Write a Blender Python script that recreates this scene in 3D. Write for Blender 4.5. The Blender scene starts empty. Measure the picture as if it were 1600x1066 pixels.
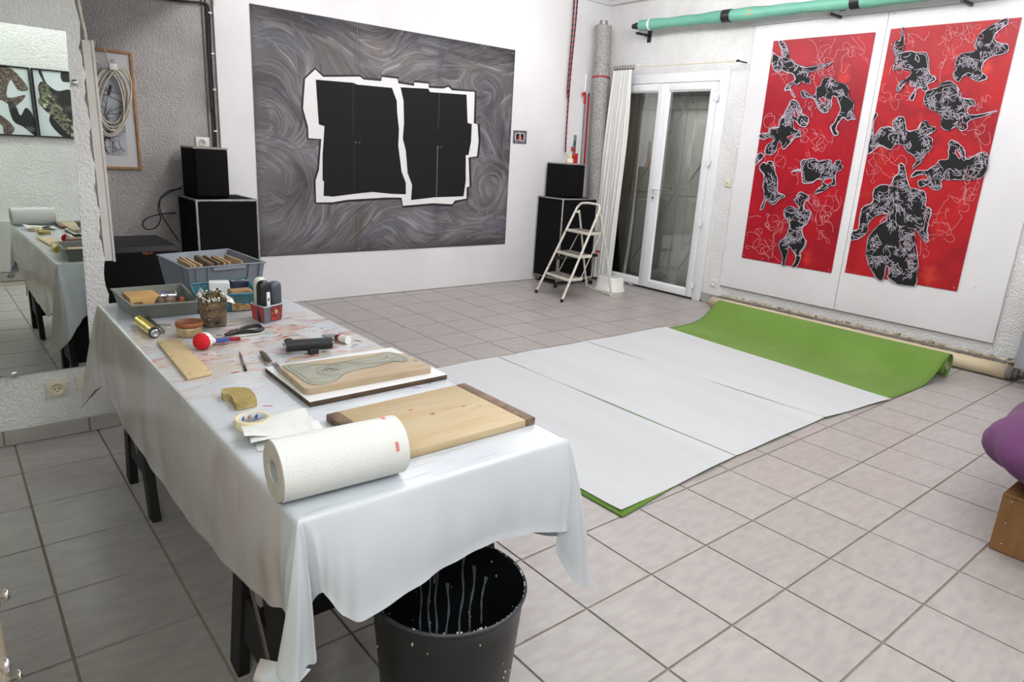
import bpy, bmesh, math, random
import numpy as np
from mathutils import Vector, Matrix
from mathutils.geometry import tessellate_polygon
random.seed(7); rng = np.random.default_rng(7)
scene = bpy.context.scene
COL = scene.collection

# ---------------------------------------------------------------- camera
S = 1/3.
FPX = 1066.08
YAW, PITCH, ROLL = -0.70303, -0.273205, 0.0582386
CAM = np.array([-1.4917, -1.295, 1.4567])
_ca,_sa,_cb,_sb,_cc,_sc = math.cos(YAW),math.sin(YAW),math.cos(PITCH),math.sin(PITCH),math.cos(ROLL),math.sin(ROLL)
FWD = np.array([-_sa*_cb,_ca*_cb,_sb]); _r=np.array([_ca,_sa,0]); _u=np.cross(_r,FWD)
RT = _cc*_r+_sc*_u; UP = -_sc*_r+_cc*_u
def on(ax, val, px, py):
    """where the sight line of a measured photo point meets the plane (axis ax) = val"""
    d = FWD+(px-800)/FPX*RT-(py-533)/FPX*UP
    return CAM+(val-CAM[ax])/d[ax]*d
cd = bpy.data.cameras.new('camera'); cam = bpy.data.objects.new('camera', cd); COL.objects.link(cam)
m = Matrix.Identity(4)
for i in range(3):
    m[i][0]=RT[i]; m[i][1]=UP[i]; m[i][2]=-FWD[i]; m[i][3]=CAM[i]
cam.matrix_world = m
cd.sensor_width = 36; cd.lens = FPX/1600*36; cd.clip_start=.02
scene.camera = cam

# ---------------------------------------------------------------- light and exposure
scene.view_settings.view_transform='Standard'; scene.view_settings.look='None'
scene.view_settings.exposure = -0.10; scene.view_settings.gamma = 1
scene.view_settings.use_curve_mapping = False
w = bpy.data.worlds.new('world'); scene.world = w; w.use_nodes=True
w.node_tree.nodes['Background'].inputs[0].default_value=(.55,.62,.7,1)
w.node_tree.nodes['Background'].inputs[1].default_value=.3
def area(name, loc, size, power, color, rot=(0,0,0)):
    l = bpy.data.lights.new(name,'AREA'); l.shape='RECTANGLE'; l.size, l.size_y = size; l.energy=power; l.color=color
    o = bpy.data.objects.new(name,l); o.location=loc; o.rotation_euler=rot; COL.objects.link(o); return o
WARM=(.985,.99,1.0); COOL=(.90,1,.92)
LAMP_E=30
def lamp(x,y,z,e,color=WARM,r=.10):
    l=bpy.data.lights.new('lamp_light','POINT'); l.energy=e; l.color=color; l.shadow_soft_size=r
    o=bpy.data.objects.new('lamp_light',l); o.location=(x,y,z); COL.objects.link(o)
for x,y,e in ((.95,-1.15,1.05),(.95,.9,.9),(.95,2.9,.8),(3.2,-.9,.6),(3.2,1.2,.7),(3.1,3.0,1.0),(-.3,-1.65,.42)):
    for d in (-.35,.35): lamp(x,y+d,2.98,LAMP_E*e)
for d in (-.25,.25): lamp(-2.05+d,-1.7,2.42,LAMP_E*1.15,COOL)

# ---------------------------------------------------------------- materials
def lin(c):
    if isinstance(c,(int,float)): c=(c,c,c)
    return tuple((v/255/12.92 if v/255<=.04045 else ((v/255+.055)/1.055)**2.4) for v in c[:3])+(1,)
MATS={}
def mat(name,col,rough=.6,metal=0,spec=.5,col2=None,vs=6,stretch=(1,1,1),bump=0,bs=60,bstretch=(1,1,1),lo=.35,hi=.65,
        coat=0,detail=4,trans=0,alpha=None,bd=.01,fac=1,orand=0,sheen=0,spots=None,rvar=0,distort=0):
    if name in MATS: return MATS[name]
    M=bpy.data.materials.new(name); M.use_nodes=True; nt=M.node_tree; N=nt.nodes; L=nt.links
    b=N['Principled BSDF']; b.inputs['Roughness'].default_value=rough; b.inputs['Metallic'].default_value=metal
    b.inputs['Specular IOR Level'].default_value=spec; b.inputs['Base Color'].default_value=lin(col)
    b.inputs['Coat Weight'].default_value=coat; b.inputs['Coat Roughness'].default_value=.15
    b.inputs['Transmission Weight'].default_value=trans; b.inputs['Sheen Weight'].default_value=sheen
    if alpha is not None: b.inputs['Alpha'].default_value=alpha
    tc=N.new('ShaderNodeTexCoord'); out=None
    vec=tc.outputs['Object']
    if orand:
        oi=N.new('ShaderNodeObjectInfo'); ad=N.new('ShaderNodeVectorMath'); ad.operation='MULTIPLY_ADD'
        cx=N.new('ShaderNodeCombineXYZ'); L.new(oi.outputs['Random'],cx.inputs[0]); L.new(oi.outputs['Random'],cx.inputs[1]); L.new(oi.outputs['Random'],cx.inputs[2])
        L.new(cx.outputs[0],ad.inputs[0]); ad.inputs[1].default_value=(37,61,13); L.new(vec,ad.inputs[2]); vec=ad.outputs[0]
    def noise(scale,st,det,dist=0):
        mp=N.new('ShaderNodeMapping'); mp.inputs['Scale'].default_value=st; L.new(vec,mp.inputs[0])
        n=N.new('ShaderNodeTexNoise'); n.inputs['Scale'].default_value=scale; n.inputs['Detail'].default_value=det; n.inputs['Distortion'].default_value=dist
        L.new(mp.outputs[0],n.inputs['Vector']); return n.outputs['Fac']
    base=None
    if col2 is not None:
        n=noise(vs,stretch,detail,distort); mr=N.new('ShaderNodeMapRange'); mr.inputs[1].default_value=lo; mr.inputs[2].default_value=hi; mr.inputs[4].default_value=fac
        L.new(n,mr.inputs[0]); mx=N.new('ShaderNodeMix'); mx.data_type='RGBA'; L.new(mr.outputs[0],mx.inputs['Factor'])
        mx.inputs['A'].default_value=lin(col); mx.inputs['B'].default_value=lin(col2); base=mx.outputs['Result']
    for sp in (spots or []):   # (colour, scale, lo, hi, stretch)
        n=noise(sp[1],sp[4] if len(sp)>4 else (1,1,1),5)
        mr=N.new('ShaderNodeMapRange'); mr.inputs[1].default_value=sp[2]; mr.inputs[2].default_value=sp[3]; L.new(n,mr.inputs[0])
        mx=N.new('ShaderNodeMix'); mx.data_type='RGBA'; L.new(mr.outputs[0],mx.inputs['Factor'])
        if base is not None: L.new(base,mx.inputs['A'])
        else: mx.inputs['A'].default_value=lin(col)
        mx.inputs['B'].default_value=lin(sp[0]); base=mx.outputs['Result']
    if orand:
        hs=N.new('ShaderNodeHueSaturation'); mr=N.new('ShaderNodeMapRange'); mr.inputs[3].default_value=1-orand; mr.inputs[4].default_value=1+orand
        L.new(oi.outputs['Random'],mr.inputs[0]); L.new(mr.outputs[0],hs.inputs['Value'])
        if base is not None: L.new(base,hs.inputs['Color'])
        else: hs.inputs['Color'].default_value=lin(col)
        base=hs.outputs[0]
    if base is not None: L.new(base,b.inputs['Base Color'])
    if rvar:
        n=noise(5,(1,1,1),3); mr=N.new('ShaderNodeMapRange'); mr.inputs[3].default_value=rough-rvar; mr.inputs[4].default_value=rough+rvar
        L.new(n,mr.inputs[0]); L.new(mr.outputs[0],b.inputs['Roughness'])
    if bump:
        n=noise(bs,bstretch,5); bp=N.new('ShaderNodeBump'); bp.inputs['Strength'].default_value=bump; bp.inputs['Distance'].default_value=bd
        L.new(n,bp.inputs['Height']); L.new(bp.outputs[0],b.inputs['Normal'])
    MATS[name]=M; return M
def attr_mat(name,rough=.6,spec=.3,bump=0,bs=80,coat=0):
    M=mat(name,128,rough,spec=spec,bump=bump,bs=bs,coat=coat); nt=M.node_tree
    a=nt.nodes.new('ShaderNodeAttribute'); a.attribute_name='Col'
    nt.links.new(a.outputs['Color'],nt.nodes['Principled BSDF'].inputs['Base Color']); return M

# ---------------------------------------------------------------- mesh builder
class MB:
    def __init__(s): s.v=[]; s.f=[]; s.m=[]; s.s=[]; s.c=[]
    def add(s,V,F,mi=0,smooth=False,col=None):
        o=len(s.v); s.v+= [tuple(map(float,p)) for p in V]; s.c += [col or (.5,.5,.5,1)]*len(V)
        for f in F: s.f.append(tuple(i+o for i in f)); s.m.append(mi); s.s.append(smooth)
        return s
    def box(s,a,b,mi=0,rz=0,piv=None,tilt=None):
        (x0,y0,z0),(x1,y1,z1)=a,b
        V=[(x,y,z) for z in (z0,z1) for y in (y0,y1) for x in (x0,x1)]
        if tilt is not None:
            c=Vector(piv if piv else ((x0+x1)/2,(y0+y1)/2,(z0+z1)/2)); V=[tuple(tilt@(Vector(p)-c)+c) for p in V]
        if rz:
            cx,cy=(piv[:2] if piv else ((x0+x1)/2,(y0+y1)/2)); c_,s_=math.cos(rz),math.sin(rz)
            V=[(cx+(x-cx)*c_-(y-cy)*s_,cy+(x-cx)*s_+(y-cy)*c_,z) for x,y,z in V]
        return s.add(V,[(0,2,3,1),(4,5,7,6),(0,1,5,4),(2,6,7,3),(0,4,6,2),(1,3,7,5)],mi)
    def cyl(s,p0,p1,r0,r1=None,n=20,mi=0,caps=True,smooth=True):
        r1=r0 if r1 is None else r1; p0=Vector(p0);p1=Vector(p1); d=(p1-p0).normalized()
        a=d.orthogonal().normalized(); b=d.cross(a); V=[];F=[]
        for p,r in ((p0,r0),(p1,r1)):
            for i in range(n):
                t=2*math.pi*i/n; V.append(p+r*(math.cos(t)*a+math.sin(t)*b))
        for i in range(n): F.append((i,(i+1)%n,n+(i+1)%n,n+i))
        s.add(V,F,mi,smooth)
        if caps: s.add(V[:n],[tuple(range(n))[::-1]],mi); s.add(V[n:],[tuple(range(n))],mi)
        return s
    def bar(s,p0,p1,w,h,mi=0,up=(0,0,1)):
        p0=Vector(p0);p1=Vector(p1); d=(p1-p0).normalized(); a=d.cross(Vector(up)).normalized(); b=a.cross(d)
        V=[p+sa*a*w/2+sb*b*h/2 for p in (p0,p1) for sa,sb in ((-1,-1),(1,-1),(1,1),(-1,1))]
        return s.add(V,[(3,2,1,0),(4,5,6,7),(0,1,5,4),(1,2,6,5),(2,3,7,6),(3,0,4,7)],mi)
    def tube(s,P,r,n=8,mi=0,closed=False,caps=True):
        P=[Vector(p) for p in P]; V=[];F=[]; N_=len(P); a=None
        for i,p in enumerate(P):
            if closed: d=P[(i+1)%N_]-P[i-1]
            else: d=P[min(i+1,N_-1)]-P[max(i-1,0)]
            d.normalize()
            if a is None: a=d.orthogonal().normalized()
            a=(a-d*a.dot(d)); a=a.normalized() if a.length>1e-6 else d.orthogonal().normalized()
            b=d.cross(a); rr=r[i] if isinstance(r,(list,tuple)) else r
            for k in range(n):
                t=2*math.pi*k/n; V.append(p+rr*(math.cos(t)*a+math.sin(t)*b))
        for i in range(N_ if closed else N_-1):
            j=(i+1)%N_
            for k in range(n): F.append((i*n+k,i*n+(k+1)%n,j*n+(k+1)%n,j*n+k))
        s.add(V,F,mi,True)
        if caps and not closed: s.add(V[:n],[tuple(range(n))[::-1]],mi); s.add(V[-n:],[tuple(range(n))],mi)
        return s
    def lathe(s,prof,c,axis=(0,0,1),n=32,mi=0,smooth=True):
        ax=Vector(axis).normalized(); a=ax.orthogonal().normalized(); b=ax.cross(a); c=Vector(c); V=[];F=[]
        for r,h in prof:
            for k in range(n):
                t=2*math.pi*k/n; V.append(c+ax*h+r*(math.cos(t)*a+math.sin(t)*b))
        for i in range(len(prof)-1):
            for k in range(n): F.append((i*n+k,i*n+(k+1)%n,(i+1)*n+(k+1)%n,(i+1)*n+k))
        return s.add(V,F,mi,smooth)
    def ell(s,c,r,mi=0,nu=20,nv=12,rz=0,fn=None,p=1):
        V=[];F=[]
        for j in range(nv+1):
            ph=math.pi*j/nv-math.pi/2
            for i in range(nu):
                th=2*math.pi*i/nu; q=Vector((math.cos(ph)*math.cos(th),math.cos(ph)*math.sin(th),math.sin(ph)))
                q=Vector([math.copysign(abs(v)**p,v) for v in q])
                if fn: q=fn(q)
                x,y,z=q.x*r[0],q.y*r[1],q.z*r[2]; V.append((c[0]+x*math.cos(rz)-y*math.sin(rz),c[1]+x*math.sin(rz)+y*math.cos(rz),c[2]+z))
        for j in range(nv):
            for i in range(nu): F.append((j*nu+i,j*nu+(i+1)%nu,(j+1)*nu+(i+1)%nu,(j+1)*nu+i))
        return s.add(V,F,mi,True)
    def prism(s,poly,d,mi=0,to3=lambda p,h:(p[0],p[1],h),h0=0,smooth=False):
        """polygon extruded by d through the mapping to3(point, height)"""
        n=len(poly); tr=tessellate_polygon([[Vector((p[0],p[1],0)) for p in poly]])
        A=[to3(p,h0) for p in poly]; B=[to3(p,h0+d) for p in poly]
        s.add(B,tr,mi); s.add(A,[t[::-1] for t in tr],mi)
        s.add(A+B,[(i,(i+1)%n,n+(i+1)%n,n+i) for i in range(n)],mi,smooth); return s
    def flat(s,poly,to3,mi=0,holes=(),col=None):
        loops=[poly]+list(holes); tr=tessellate_polygon([[Vector((p[0],p[1],0)) for p in l] for l in loops])
        s.add([to3(p) for l in loops for p in l],tr,mi,False,col); return s
    def ribbon(s,pts,wd,to3,mi=0,closed=False,col=None):
        P=[np.array(p[:2],float) for p in pts]; n=len(P); V=[]
        for i in range(n):
            a=P[i-1] if (closed or i>0) else P[i]; b=P[(i+1)%n] if (closed or i<n-1) else P[i]
            d=b-a; L_=np.hypot(*d) or 1; nn=np.array([-d[1],d[0]])/L_*(wd[i] if hasattr(wd,'__len__') else wd)/2
            V.append(to3(P[i]+nn)); V.append(to3(P[i]-nn))
        F=[(2*i,2*i+1,(2*i+3)%(2*n),(2*i+2)%(2*n)) for i in range(n if closed else n-1)]
        s.add(V,F,mi,False,col); return s
    def grid(s,fn,nu,nv,mi=0,smooth=True,colfn=None):
        o=len(s.v)
        for j in range(nv+1):
            for i in range(nu+1):
                s.v.append(tuple(map(float,fn(i/nu,j/nv)))); s.c.append(colfn(i/nu,j/nv) if colfn else (.5,.5,.5,1))
        for j in range(nv):
            for i in range(nu):
                a=o+j*(nu+1)+i; s.f.append((a,a+1,a+nu+2,a+nu+1)); s.m.append(mi); s.s.append(smooth)
        return s
def root_loc(o):
    while o.parent: o=o.parent
    return o.location
def build(name,mb,mats,parent=None,loc=None,bevel=0,seg=2,cols=False,fix=True,weld=False):
    L0=Vector(loc) if loc is not None else (root_loc(parent) if parent else Vector((0,0,0)))
    me=bpy.data.meshes.new(name); me.from_pydata([tuple(Vector(v)-L0) for v in mb.v],[],mb.f)
    if not isinstance(mats,(list,tuple)): mats=[mats]
    for M in mats: me.materials.append(M)
    me.polygons.foreach_set('material_index',mb.m); me.polygons.foreach_set('use_smooth',mb.s)
    if cols:
        ca=me.color_attributes.new('Col','FLOAT_COLOR','POINT'); ca.data.foreach_set('color',np.array(mb.c,dtype=np.float32).ravel())
    if bevel or weld or fix:
        bm=bmesh.new(); bm.from_mesh(me)
        if weld: bmesh.ops.remove_doubles(bm,verts=bm.verts,dist=1e-5)
        if fix and not cols: bmesh.ops.recalc_face_normals(bm,faces=bm.faces)
        if bevel:
            ed=[e for e in bm.edges if len(e.link_faces)==2 and e.calc_face_angle(0)>.5]
            bmesh.ops.bevel(bm,geom=ed,offset=bevel,segments=seg,affect='EDGES',profile=.5,clamp_overlap=True)
            for f in bm.faces: f.smooth=True
        bm.to_mesh(me); bm.free()
        if bevel:
            try: me.set_sharp_from_angle(angle=.7)
            except Exception: pass
    me.update()
    o=bpy.data.objects.new(name,me); COL.objects.link(o)
    if parent: o.parent=parent
    else: o.location=L0
    return o
def thing(name,label,cat,loc,group=None):
    o=bpy.data.objects.new(name,None); o.empty_display_size=.05; COL.objects.link(o); o.location=loc; o['label']=label; o['category']=cat
    if group: o['group']=group
    return o
def tag(o,label,cat,group=None):
    o['label']=label; o['category']=cat
    if group: o['group']=group
    return o
def struct(name,mb,mats,parent=None,**k):
    o=build(name,mb,mats,parent,**k)
    if not parent: o['kind']='structure'
    return o
def spline(P,n=8,closed=False):
    P=[np.array(p,float) for p in P]; N_=len(P); out=[]
    for i in range(N_ if closed else N_-1):
        g=lambda k:P[k%N_] if closed else P[min(max(k,0),N_-1)]
        p0,p1,p2,p3=g(i-1),g(i),g(i+1),g(i+2)
        for k in range(n):
            t=k/n; out.append(.5*((2*p1)+(-p0+p2)*t+(2*p0-5*p1+4*p2-p3)*t*t+(-p0+3*p1-3*p2+p3)*t**3))
    if not closed: out.append(P[-1])
    return out
def rot(ax,a): return Matrix.Rotation(a,3,ax)

# ---------------------------------------------------------------- colours
ROUGHCAST=mat('roughcast',(234,233,232),.85,spec=.2,col2=(224,222,221),vs=3,bump=.8,bs=78,bd=.022,bstretch=(1,1,.8))
WHITEWALL=mat('white_wall_paint',(223,221,222),.7,spec=.3,col2=(215,213,214),vs=2,bump=.05,bs=30,spots=[((188,182,176),14,.74,.80)])
BOARDWHITE=mat('white_board',(224,222,224),.55,spec=.3,col2=(217,215,217),vs=1.5)
GROUT=mat('grout',(146,137,125),.9,col2=(134,124,112),vs=12)
TILE=mat('floor_tile',(168,162,158),.36,spec=.45,col2=(157,151,148),vs=6,stretch=(.7,1.8,1),bump=.1,bs=70,bd=.004,orand=.03,rvar=.08,detail=6)
BASET=mat('baseboard_tile',(170,165,160),.4,col2=(157,152,148),vs=5,stretch=(.5,2,2),orand=.03)
BLACKFELT=mat('black_felt',(17,17,19),.9,spec=.15,bump=.3,bs=700,bd=.002,spots=[((70,68,68),60,.73,.76)])
BLACKGRILLE=mat('black_grille',(14,14,15),.85,spec=.15,bump=.4,bs=900,bd=.002)
BLACKPLASTIC=mat('black_plastic',(20,20,22),.45)
ALU=mat('aluminium',(176,174,172),.4,metal=.7,col2=(150,148,146),vs=20)
STEEL=mat('steel',(190,190,190),.25,metal=1)
CHROME=mat('chrome',(225,225,228),.08,metal=1)
PVC=mat('white_pvc',(228,229,231),.3,spec=.5)
WHITEPL=mat('white_plastic',(226,225,220),.4)
CREAMPL=mat('cream_plastic',(218,208,180),.4)
DARKHOLE=mat('dark_hole',(12,12,12),.8)

# ---------------------------------------------------------------- room shell
YB,XR,YP,ZC=4.667,4.72,2.41,3.2
XL,YF=-4.2,-2.15
mb=MB().box((XL,YF,-.12),(XR+.9,YB+.2,-.006)); floor=struct('floor',mb,GROUT)
mb=MB().box((XL,YF,ZC),(XR+.2,YB+.2,ZC+.12)); struct('ceiling',mb,WHITEWALL)
# floor tiles: joints measured on the floor, in tile widths
gx=[-12.3,-11.27,-10.25,-9.22,-8.2,-7.17,-6.15,-5.12,-4.09,-3.08,-2.05,-1.01,0,1,2,3,4.03,5.05,6.07,7.08,8.08,9.07,10.07,11.08,12.1,13.12,14.14]
gy=[-5.5,-5.06,-4.05,-3.04,-2.026,-1.013,0,1.02,2.08,3.12,4.14,5.16,6.16,7.18,8.2,9.22,10.25,11.28,12.38,13.42,14.0]
tm=bpy.data.meshes.new('tile'); bm=bmesh.new(); bmesh.ops.create_cube(bm,size=1)
for v in bm.verts:
    v.co.z=(0 if v.co.z>0 else -.006)
    if v.co.z==0: v.co.x*=.994; v.co.y*=.994
bmesh.ops.delete(bm,geom=[f for f in bm.faces if f.normal.z<-.5],context='FACES')
bm.to_mesh(tm); bm.free(); tm.materials.append(TILE)
cells=[]
for i in range(len(gx)-1):
    for j in range(len(gy)-1):
        x0,x1,y0,y1=gx[i]*S,gx[i+1]*S,gy[j]*S,gy[j+1]*S; cx,cy=(x0+x1)/2,(y0+y1)/2
        if y1<YF+.01 or y0>YB or x0>XR+.0: continue
        x0=max(x0,XL+.02); y0=max(y0,YF+.002); x1=min(x1,XR-.002); y1=min(y1,YB-.002)
        if x1-x0<.03 or y1-y0<.02: continue
        cx,cy=(x0+x1)/2,(y0+y1)/2
        d=np.array([cx,cy,0])-CAM; z=d@FWD
        px=800+FPX*(d@RT)/z if z>.1 else 9999; py=533-FPX*(d@UP)/z if z>.1 else 9999
        vis=(-90<px<1690 and -50<py<1200) 
        if cy>YP and cx<-.92: vis=False
        cells.append((not vis,float(np.linalg.norm(d)),x0,x1,y0,y1))
cells.sort(); g=.0068
rest=MB(); nt_=0
for hid,_,x0,x1,y0,y1 in cells:
    if hid or nt_>=300:
        rest.add([(x0+g/2,y0+g/2,0),(x1-g/2,y0+g/2,0),(x1-g/2,y1-g/2,0),(x0+g/2,y1-g/2,0),
                  (x0+g/2,y0+g/2,-.006),(x1-g/2,y0+g/2,-.006),(x1-g/2,y1-g/2,-.006),(x0+g/2,y1-g/2,-.006)],[(0,1,2,3),(0,4,5,1),(1,5,6,2),(2,6,7,3),(3,7,4,0)])
        continue
    nt_+=1
    o=bpy.data.objects.new('tile',tm); COL.objects.link(o); o.parent=floor
    o.location=((x0+x1)/2,(y0+y1)/2,random.uniform(-.0006,.0004)); o.scale=(x1-x0-g,y1-y0-g,1); o.rotation_euler=(random.uniform(-.001,.001),random.uniform(-.001,.001),0)
o=build('tile_field',rest,TILE,floor); o['kind']='stuff'

# back wall, white boarded part, textured part
mb=MB().box((XL,YB,0),(XR+.25,YB+.2,ZC)); wall_back=struct('wall_back',mb,mat('roughcast_grey',(196,191,190),.9,spec=.15,col2=(180,175,174),vs=3,bump=1.0,bs=85,bd=.022))
mb=MB().box((.335,YB-.028,.004),(XR-.001,YB-.001,3.09)); build('white_panel',mb,WHITEWALL,wall_back)
# right wall with the door opening (y 2.93..4.30)
DY0,DY1,DZ=2.925,4.33,2.335
mb=MB().box((XR,YF,0),(XR+.25,DY0,ZC)).box((XR,DY1,0),(XR+.25,YB+.2,ZC)).box((XR,DY0,DZ),(XR+.25,DY1,ZC))
wall_right=struct('wall_right',mb,ROUGHCAST)
mb=MB().box((XL,YF-.2,0),(XR+.25,YF,ZC)); struct('wall_front',mb,ROUGHCAST)
mb=MB().box((XL+.01,YF+.001,.09),(1.0,YF+.02,.575)); struct('trim_8',mb,mat('wainscot_grey',(190,190,186),.6))
mb=MB().box((XL-.2,YF-.2,0),(XL,YB+.2,ZC)); struct('wall_left',mb,ROUGHCAST)
# partition carrying the mirror; its free edge is ragged roughcast
def edgew(z): return -.921+.006*math.sin(z*31)+.004*math.sin(z*83+1)
n=90; V=[];F=[]
for k in range(n+1):
    z=ZC*k/n; e=edgew(z); V+=[(XL,YP,z),(e,YP,z),(e+.004*math.sin(z*57),YP+.16,z),(XL,YP+.16,z)]
for k in range(n):
    a=4*k
    for q in range(4): F.append((a+q,a+(q+1)%4,a+4+(q+1)%4,a+4+q))
wall_partition=struct('wall_partition',MB().add(V,F),ROUGHCAST)
# soffit over the niche
mb=MB().box((XL,.35,2.52),(.33,YB-.001,2.60)); struct('trim_1',mb,mat('soffit',(196,190,184),.8,col2=(160,150,140),vs=4))
mb=MB().box((XR-.06,YF,3.09),(XR-.001,YB,3.16)).box((.33,YB-.06,3.09),(XR-.06,YB-.001,3.16)); struct('trim_2',mb,WHITEWALL,bevel=.008)
# tiled baseboards
def baseb(name,x0,x1,y0,y1,h,cuts,axis,flip=False):
    p=MB()
    if axis==0: p.box((x0,y0+.004,0),(x1,y1,h-.004))
    else: p.box((x0+.004,y0,0),(x1,y1,h-.004))
    b=struct(name,p,GROUT)
    for a,c in zip(cuts[:-1],cuts[1:]):
        q=MB()
        if axis==0: q.box((a+.004,y1-.0005 if flip else y0-.003,0.003),(c-.004,y1+.003 if flip else y0+.0005,h))
        else: q.box((x0-.003,a+.004,.003),(x0+.0005,c-.004,h))
        build('tile',q,BASET,b)
baseb('baseboard_partition',XL,-.921,YP-.012,YP-.001,.075,[-2.75,-2.4,-2.07,-1.73,-1.40,-1.057,-.925],0)
baseb('baseboard_right',XR-.012,XR-.001,2.66,DY0-.002,.10,[2.66,2.80,DY0-.004],1)
baseb('baseboard_front',XL,XR-.013,YF+.021,YF+.032,.085,[-1.6,-1.27,-.94,-.61,-.28,.05],0,True)
# old crumbling plinth along the right wall
OLD=mat('old_plinth',(196,186,168),.9,col2=(150,136,112),vs=16,lo=.45,hi=.6,bump=.9,bs=60,bd=.02,spots=[((72,56,46),26,.6,.66,(1,1,1)),((225,220,212),9,.6,.7)])
def oldp(u,v):
    y=.05+(2.665-.05)*u; t=v*math.pi*.5
    r=.017+.006*math.sin(u*90)+.005*math.sin(u*211+v*3)
    return (XR-.012-r*math.cos(t)*1.2,y,.098+ .03*v+.004*math.sin(u*140))
mb=MB().grid(oldp,260,5).box((XR-.03,.05,0),(XR-.001,2.665,.098))
struct('trim_3',mb,OLD)
mb=MB().box((XR-.042,-1.0,.0),(XR-.031,2.64,.055)); struct('trim_4',mb,mat('grey_baseboard',(146,142,138),.5,col2=(128,122,116),vs=6))
# ---------------------------------------------------------------- french door
GLASS=bpy.data.materials.new('clear_glass'); GLASS.use_nodes=True; nt=GLASS.node_tree
nt.nodes.clear(); o_=nt.nodes.new('ShaderNodeOutputMaterial'); tr=nt.nodes.new('ShaderNodeBsdfTransparent'); gl=nt.nodes.new('ShaderNodeBsdfGlossy'); mx=nt.nodes.new('ShaderNodeMixShader'); fr=nt.nodes.new('ShaderNodeFresnel')
gl.inputs['Roughness'].default_value=.02; tr.inputs['Color'].default_value=(.985,.995,.99,1); fr.inputs['IOR'].default_value=1.5
nt.links.new(fr.outputs[0],mx.inputs[0]); nt.links.new(tr.outputs[0],mx.inputs[1]); nt.links.new(gl.outputs[0],mx.inputs[2]); nt.links.new(mx.outputs[0],o_.inputs[0])
door=bpy.data.objects.new('door_1',None); COL.objects.link(door); door.location=(XR,3.62,0); door['kind']='structure'
x0,x1=XR-.035,XR+.03
mb=MB().box((x0,DY0,0),(x1,DY0+.105,DZ)).box((x0,DY1-.06,0),(x1,DY1,DZ)).box((x0,DY0+.105,2.235),(x1,DY1-.06,DZ))
build('door_frame',mb,PVC,door,bevel=.008)
def leaf(y0,y1,gy0,gy1,z0,z1,gz0,gz1,nm):
    xa,xb=XR-.06,XR+.01
    mb=MB()
    for a,b in (((y0,z0),(gy0,z1)),((gy1,z0),(y1,z1)),((gy0,z0),(gy1,gz0)),((gy0,gz1),(gy1,z1))):
        mb.box((xa,a[0],a[1]),(xb,b[0],b[1]))
    L=build('door_leaf',mb,PVC,door,bevel=.006)
    t=.016; mb=MB()   # glazing bead, sloping to the pane
    P=[(gy0,gz0),(gy1,gz0),(gy1,gz1),(gy0,gz1)]; Q=[(gy0+t,gz0+t),(gy1-t,gz0+t),(gy1-t,gz1-t),(gy0+t,gz1-t)]
    V=[(xa+.004,*p) for p in P]+[(xa+.018,*q) for q in Q]+[(xa+.03,*q) for q in Q]
    mb.add(V,[(i,(i+1)%4,4+(i+1)%4,4+i) for i in range(4)]+[(4+i,4+(i+1)%4,8+(i+1)%4,8+i) for i in range(4)])
    build('glazing_bead',mb,PVC,L)
    g=build('glass_pane',MB().box((xa+.022,gy0+t,gz0+t),(xa+.026,gy1-t,gz1-t)),GLASS,L)
    return L
Lr=leaf(3.03,3.70,3.10,3.628,.025,2.228,.10,2.155,'r')
Ll=leaf(3.703,DY1-.055,3.765,4.252,.025,2.228,.10,2.155,'l')
mb=MB().box((XR-.07,3.665,.03),(XR-.0605,3.73,2.22)); build('meeting_strip',mb,PVC,door,bevel=.003)
for z in (.17,.83,1.45,2.08):
    mb=MB().cyl((XR-.068,3.027,z-.045),(XR-.068,3.027,z+.045),.009,n=12).box((XR-.066,3.0,z-.035),(XR-.061,3.06,z+.035)); build('hinge',mb,PVC,door)
h=MB().box((XR-.072,3.655,.98),(XR-.0615,3.687,1.20)); hp=build('handle_plate',h,PVC,door,bevel=.004)
mb=MB().cyl((XR-.072,3.671,1.13),(XR-.115,3.671,1.13),.010,n=12).tube([(XR-.112,3.671,1.13),(XR-.118,3.64,1.128),(XR-.118,3.55,1.125)],[.010,.011,.008]); build('lever',mb,PVC,hp)
build('cylinder_lock',MB().cyl((XR-.07,3.671,1.03),(XR-.085,3.671,1.03),.011,n=16),STEEL,hp)
build('door_sill',MB().box((XR-.03,DY0,.001),(XR+.25,DY1,.02)),mat('dark_sill',(70,66,62),.6),door)
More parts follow.
